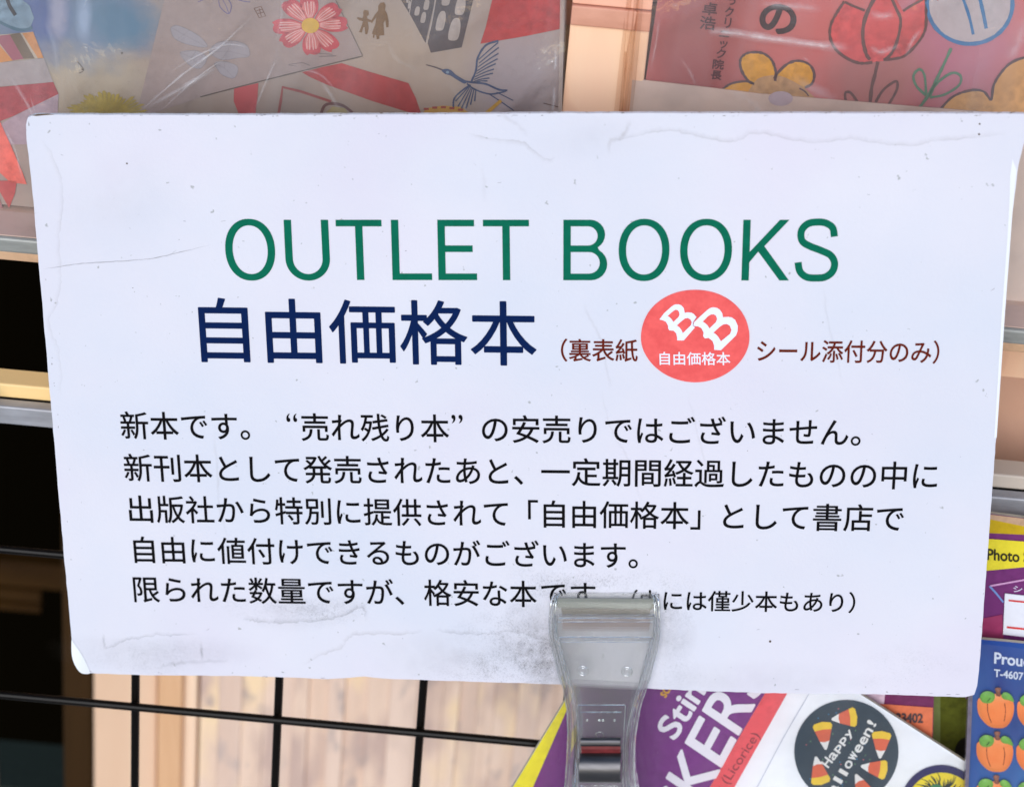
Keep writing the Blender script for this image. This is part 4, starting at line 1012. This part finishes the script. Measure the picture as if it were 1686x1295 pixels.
for body, x0, x1 in (('限られた数量ですが、', 220.5, 665), ('格安な本', 698.5, 883.4), ('です', 891.5, 980), ('。', 990, 1004)):
    f_ = lambda x: ln(x, 990.2, .0122, 221)
    jp(body, x0, x1, f_(x0), f_(x1), 42.5, BK)
jp('（中', 1040, 1085, 1003.5, 1004, 33, BK); jp('には僅少本もあり）', 1093, 1407.7, 1004.2, 1007.5, 33, BK)
I.build('black_lettering', sign)

# round red BB sticker
rs = NT('red_sticker'); rs.l(rs.mix(rs.ramp(rs.noise(260, 4, .65), [(.35, K4), (.7, W4)]), rgb(232, 84, 82), rgb(248, 100, 96)), rs.b.inputs['Base Color']); rs.b.inputs['Roughness'].default_value = .4
rim = [(1144.7+89.3*math.cos(a)*(1+.004*math.sin(7*a)), 552.3+75.9*math.sin(a)*(1+.004*math.sin(5*a))) for a in [2*math.pi*i/72 for i in range(72)]]
stb = slab('round_sticker', SIGN, rim, .00022, [rs.m], sign, lift=.0003, label='round red sticker with white BB letters')
I = Ink(SIGN); WS = pm(236, 238, 248, 1, .4, .03); zc = lambda *p: [(1030+x/7.196, 460+y/7.196) for x, y in p]
I.poly(zc((402, 468), (455, 395), (540, 318), (575, 294), (600, 288), (630, 288), (660, 298), (690, 330), (702, 388), (740, 382), (780, 386), (810, 402), (842, 440), (803, 498), (806, 545), (822, 562), (690, 715), (612, 715), (612, 680), (600, 630), (570, 600), (520, 595), (505, 570), (505, 540), (480, 495), (440, 475)), WS, .0004,
       holes=[zc((500, 425), (555, 375), (590, 352), (618, 355), (636, 380), (640, 410), (628, 438), (568, 496), (545, 462), (525, 442)), zc((608, 538), (660, 490), (705, 455), (740, 450), (770, 468), (785, 500), (775, 535), (680, 628), (662, 590), (640, 560))])
I.poly(zc((803, 545), (812, 500), (890, 425), (980, 345), (1012, 328), (1040, 322), (1080, 328), (1115, 348), (1145, 390), (1155, 440), (1220, 435), (1260, 443), (1300, 472), (1330, 540), (1328, 600), (1310, 655), (1130, 830), (1050, 825), (1050, 775), (1030, 720), (985, 685), (940, 690), (920, 665), (925, 620), (900, 570), (860, 548)), WS, .00042,
       holes=[zc((915, 492), (975, 430), (1010, 408), (1045, 405), (1072, 422), (1085, 460), (1072, 497), (995, 572), (975, 540), (945, 510)), zc((1042, 622), (1120, 550), (1160, 524), (1200, 520), (1235, 540), (1255, 590), (1240, 635), (1130, 725), (1105, 680), (1075, 645))])
I.line(zc((842, 440), (803, 498), (800, 540), (830, 548)), .7, pm(150, 90, 130), .00045, False)
I.text('自由価格本', (1086.5, 599.3), (1202.5, 599.8), (-.4, -21), WS, .0004, inkh=True, bold=.25)
o = I.build('sticker_letters', stb)

# ================================================================ THE CLIP
clip = thing('plastic_clip', 'clear plastic sign clip with a dark steel spring gripping the bottom of the sign', 'clip', SIGN.at(992, 1150))
cg = NT('clear_polystyrene'); cg.b.inputs['Base Color'].default_value = (.90, .90, .88, 1); cg.b.inputs['Transmission Weight'].default_value = 1
cg.b.inputs['IOR'].default_value = 1.45; cg.b.inputs['Roughness'].default_value = .04
cg.b.inputs['Roughness'].default_value = .05
_tr = cg.n('ShaderNodeBsdfTransparent'); _tr.inputs[0].default_value = (.90, .895, .88, 1); _df = cg.n('ShaderNodeBsdfDiffuse'); _df.inputs[0].default_value = (.62, .61, .59, 1)
_m1 = cg.n('ShaderNodeMixShader'); _m1.inputs[0].default_value = .52; _m2 = cg.n('ShaderNodeMixShader'); _m2.inputs[0].default_value = .05
cg.l(_tr.outputs[0], _m1.inputs[1]); cg.l(cg.b.outputs[0], _m1.inputs[2]); cg.l(_m1.outputs[0], _m2.inputs[1]); cg.l(_df.outputs[0], _m2.inputs[2]); cg.l(_m2.outputs[0], cg.out.inputs[0])
def bright_plastic():
    t = NT('moulded_clear_ridge'); t.t.nodes.remove(t.b)
    tr = t.n('ShaderNodeBsdfTransparent'); tr.inputs[0].default_value = (.95, .95, .94, 1)
    gl = t.n('ShaderNodeBsdfGlossy'); gl.inputs['Roughness'].default_value = .22; gl.inputs[0].default_value = (1, 1, 1, 1)
    nz = t.ramp(t.noise(260, 3, .6), [(.38, (.18, .18, .18, 1)), (.6, (.62, .62, .62, 1))])
    mx = t.n('ShaderNodeMixShader'); t.l(nz, mx.inputs[0]); t.l(tr.outputs[0], mx.inputs[1]); t.l(gl.outputs[0], mx.inputs[2]); t.l(mx.outputs[0], t.out.inputs[0]); return t.m
RG = bright_plastic()
rows = [ # y, outer left/right, inner left/right, outer lift mm, inner lift mm
 (973, 914, 1081, 922, 1074, .5, .9), (977, 910, 1085, 919, 1077, 1.6, 2.2), (984, 908.5, 1087, 917, 1079, 2.6, 3.6), (998, 907, 1088, 916, 1080, 3.2, 4.6),
 (1003, 907, 1088.5, 918, 1079, 3.4, 4.3), (1012, 907, 1088.5, 919, 1079, 3.5, 4.2), (1030, 907, 1088, 920, 1077, 3.6, 4.3), (1036, 908, 1087.5, 920, 1076, 3.6, 4.4), (1044, 910, 1086, 923, 1072, 3.6, 3.9),
 (1060, 914, 1083, 928, 1068, 3.6, 3.8), (1075, 918, 1079, 932, 1064, 3.7, 3.9), (1095, 923, 1074, 938, 1059, 3.8, 4.0), (1120, 930, 1066, 945, 1052, 4.0, 4.2), (1145, 935, 1058, 950, 1045, 4.2, 4.4),
 (1165, 937, 1054, 952, 1040, 4.6, 4.8), (1195, 937.5, 1049, 954, 1034, 5.0, 5.2), (1230, 936, 1047, 954, 1032, 5.2, 5.4), (1262, 934, 1048, 952, 1033, 5.2, 5.4), (1300, 930, 1052, 950, 1037, 5.0, 5.2), (1360, 922, 1064, 942, 1048, 4.6, 4.8), (1430, 908, 1082, 930, 1064, 4.2, 4.4)]
def shell(rows, sgn=1, base=0.0, th=.0014, name='jaw', rim=.0016, w=1.0, dy=0, mat=None):
    """one moulded jaw: a panel between two raised side rims, closed into a solid"""
    V = []; F = []; K = None
    for (y, ol, orr, il, ir, ho, hi) in rows:
        y += dy; ho *= .001; hi *= .001
        sec = [(ol, ho-.0022), (ol-.6, ho), (ol+2.2, ho+rim), ((ol*.35+il*.65), ho+rim), (il, hi), (il+6, hi-.0002),
               (ir-6, hi-.0002), (ir, hi), ((orr*.35+ir*.65), ho+rim), (orr-2.2, ho+rim), (orr+.6, ho), (orr, ho-.0022)]
        und = [(orr-2.5, ho-.0022), (orr-3.5, ho+rim-th*.8), (ir-2, hi-th), (il+2, hi-th), (ol+3.5, ho+rim-th*.8), (ol+2.5, ho-.0022)]
        s = sec+und; K = len(s)
        for x, h in s: V.append(SIGN.at(x, y, 0) + SIGN.n*(base + sgn*max(h, .0004)))
    for i in range(len(rows)-1):
        for j in range(K): F.append((i*K+j, i*K+(j+1) % K, (i+1)*K+(j+1) % K, (i+1)*K+j))
    F.append(tuple(range(K))[::-1]); F.append(tuple((len(rows)-1)*K+j for j in range(K)))
    if sgn < 0: F = [f[::-1] for f in F]
    return mk(name, V, F, mat or cg.m, clip)
jaw = shell(rows, 1, .0002)
bevel(jaw, .00025, 2)
# back jaw behind the board
shell([(y, ol+4, orr-4, il+2, ir-2, ho*.6, hi*.6) for (y, ol, orr, il, ir, ho, hi) in rows[2:]], -1, -.0022, name='jaw')
def rib(name, x0, x1, y, lift, hgt=.0006, wd=1.6, y2=None):
    y2 = y if y2 is None else y2
    a = [(x0, y-wd/2), (x1, y2-wd/2), (x1, y2+wd/2), (x0, y+wd/2)]
    return bevel(slab(name, SIGN, a, hgt, [RG], clip, lift=lift+hgt), .0002, 1)
rib('rib', 922, 1076, 1003.5, .0047, .0007, 2.2); rib('rib', 920, 1078, 1011, .0043, .0005, 1.4)
rib('rib', 923, 1073, 1035, .0045, .0006, 1.8); rib('rib', 926, 1071, 1045, .0040, .0004, 1.2)
def vrib(pts, lift, wd=1.6, name='rib'):
    P = []; 
    L = [(x-wd/2, y) for x, y in pts]; R_ = [(x+wd/2, y) for x, y in pts][::-1]
    return bevel(slab(name, SIGN, L+R_, .0006, [RG], clip, lift=lift+.0006), .0002, 1)
rib('window_frame', 953, 1032, 1146.5, .0046, .0005, 1.4); rib('window_frame', 957, 1026, 1157.5, .0048, .0006, 2.2)
vrib([(954, 1146), (955, 1200), (954, 1266), (953, 1290)], .0052); vrib([(1032, 1146), (1029, 1200), (1028, 1266), (1029, 1290)], .0052)
rib('window_frame', 958, 1020, 1277, .0054, .0005, 1.8); rib('window_frame', 956, 1022, 1290, .0054, .0005, 1.2)
def ridge(idx, dx, hk, r, name='side_ridge', j=.3):
    # a thin raised bead that follows one edge of the jaw
    P = []
    for row in rows:
        P.append((row[idx]+dx, row[0], row[hk]*.001))
    pts = crom([(x, y) for x, y, h in P], False, 4); hs = crom([(h*1e4, 0) for x, y, h in P], False, 4)
    V = []; F = []; n = 6
    for i, (x, y) in enumerate(pts):
        h = hs[i][0]*1e-4; rr = r*random.uniform(.75, 1.2)
        c = SIGN.at(x+random.uniform(-j, j), y, h+.0016*(1 if hk == 5 else 0)+rr*.6)
        for q in range(n):
            a = 2*math.pi*q/n; V.append(c + RGT*math.cos(a)*rr + SIGN.n*math.sin(a)*rr)
        if i:
            for q in range(n): F.append(((i-1)*n+q, (i-1)*n+(q+1) % n, i*n+(q+1) % n, i*n+q))
    mk(name, V, F, RG, clip, smooth=True)
ridge(1, .6, 5, .00028); ridge(2, -.6, 5, .00028); ridge(3, .3, 6, .00022); ridge(4, -.3, 6, .00022); ridge(1, 5.5, 5, .00014); ridge(2, -5.5, 5, .00014)
def ring(cx, cy, R, r, lift, name='moulded_ring'):
    V = []; F = []; n = 24; m_ = 6
    c = SIGN.at(cx, cy, lift); u = (SIGN.at(cx+10, cy)-SIGN.at(cx, cy)).normalized(); v = SIGN.n.cross(u)
    for i in range(n):
        a = 2*math.pi*i/n
        for j in range(m_): b = 2*math.pi*j/m_; V.append(c + (u*math.cos(a)+v*math.sin(a))*(R+r*math.cos(b)) + SIGN.n*r*math.sin(b))
    for i in range(n):
        for j in range(m_): F.append((i*m_+j, ((i+1) % n)*m_+j, ((i+1) % n)*m_+(j+1) % m_, i*m_+(j+1) % m_))
    return mk(name, V, F, RG, clip, smooth=True)
for x, y in ((962, 1091), (1034, 1092.5)): ring(x, y, .0017, .00022, .0046); ring(x, y, .0009, .00018, .0046)
for x, y in ((969, 1171), (989, 1171), (995, 1171), (1014, 1171)): ring(x, y, .0003, .0002, .0050, 'moulded_pip')
ring(990, 1195, .0013, .0002, .0052)
pad = NT('pink_grey_pad'); pad.b.inputs['Base Color'].default_value = rgb(186, 166, 164); pad.b.inputs['Roughness'].default_value = .6; pad.b.inputs['Alpha'].default_value = .62
def padq(y0, y1, lift, x0=924, x1=1072, mat=None): slab('grip_pad', SIGN, [(x0, y0), (x1, y0+1), (x1-3, y1+1), (x0+3, y1)], .0003, [mat or pad.m], clip, lift=lift)
padg = NT('grey_plastic_lip'); padg.b.inputs['Base Color'].default_value = rgb(176, 178, 168); padg.b.inputs['Roughness'].default_value = .4; padg.b.inputs['Alpha'].default_value = .72
padb = NT('brown_grey_pad'); padb.b.inputs['Base Color'].default_value = rgb(150, 138, 124); padb.b.inputs['Roughness'].default_value = .6; padb.b.inputs['Alpha'].default_value = .62
padq(981, 997, .0012, 916, 1080, padg.m); padq(998, 1009, .0014, mat=padb.m); padq(1012, 1034, .0012)
# steel spring: a curved band lying in the window
steel = metal('dark_spring_steel', rgb(96, 94, 96), .38, .9)
def band(name, x0, x1, prof, mat):
    V = []; F = []
    for y, h in prof: V += [SIGN.at(x0, y, h), SIGN.at(x1, y, h)]
    for i in range(len(prof)-1): F.append((2*i, 2*i+1, 2*i+3, 2*i+2))
    o = mk(name, V, F, mat, clip); sm_ = o.modifiers.new('thickness', 'SOLIDIFY'); sm_.thickness = .0005; return o
arc = [(1243.5 - 20*math.cos(a), .0063 + .0042*math.sin(a)) for a in [math.pi*i/36 for i in range(37)]]
band('spring', 958.5, 1025.5, arc, steel)
arc2 = [(1203.5 - 4.5*math.cos(a), .0058 + .0012*math.sin(a)) for a in [math.pi*i/8 for i in range(9)]]
band('spring', 959.5, 1024.5, arc2, steel)
redp = pm(112, 40, 42, 1, .4, .2)
band('red_reflection', 960, 1024, [(1208, .0054), (1215, .0058), (1223, .0056)], redp)  # red reflection in the clip window, painted as a strip of its own
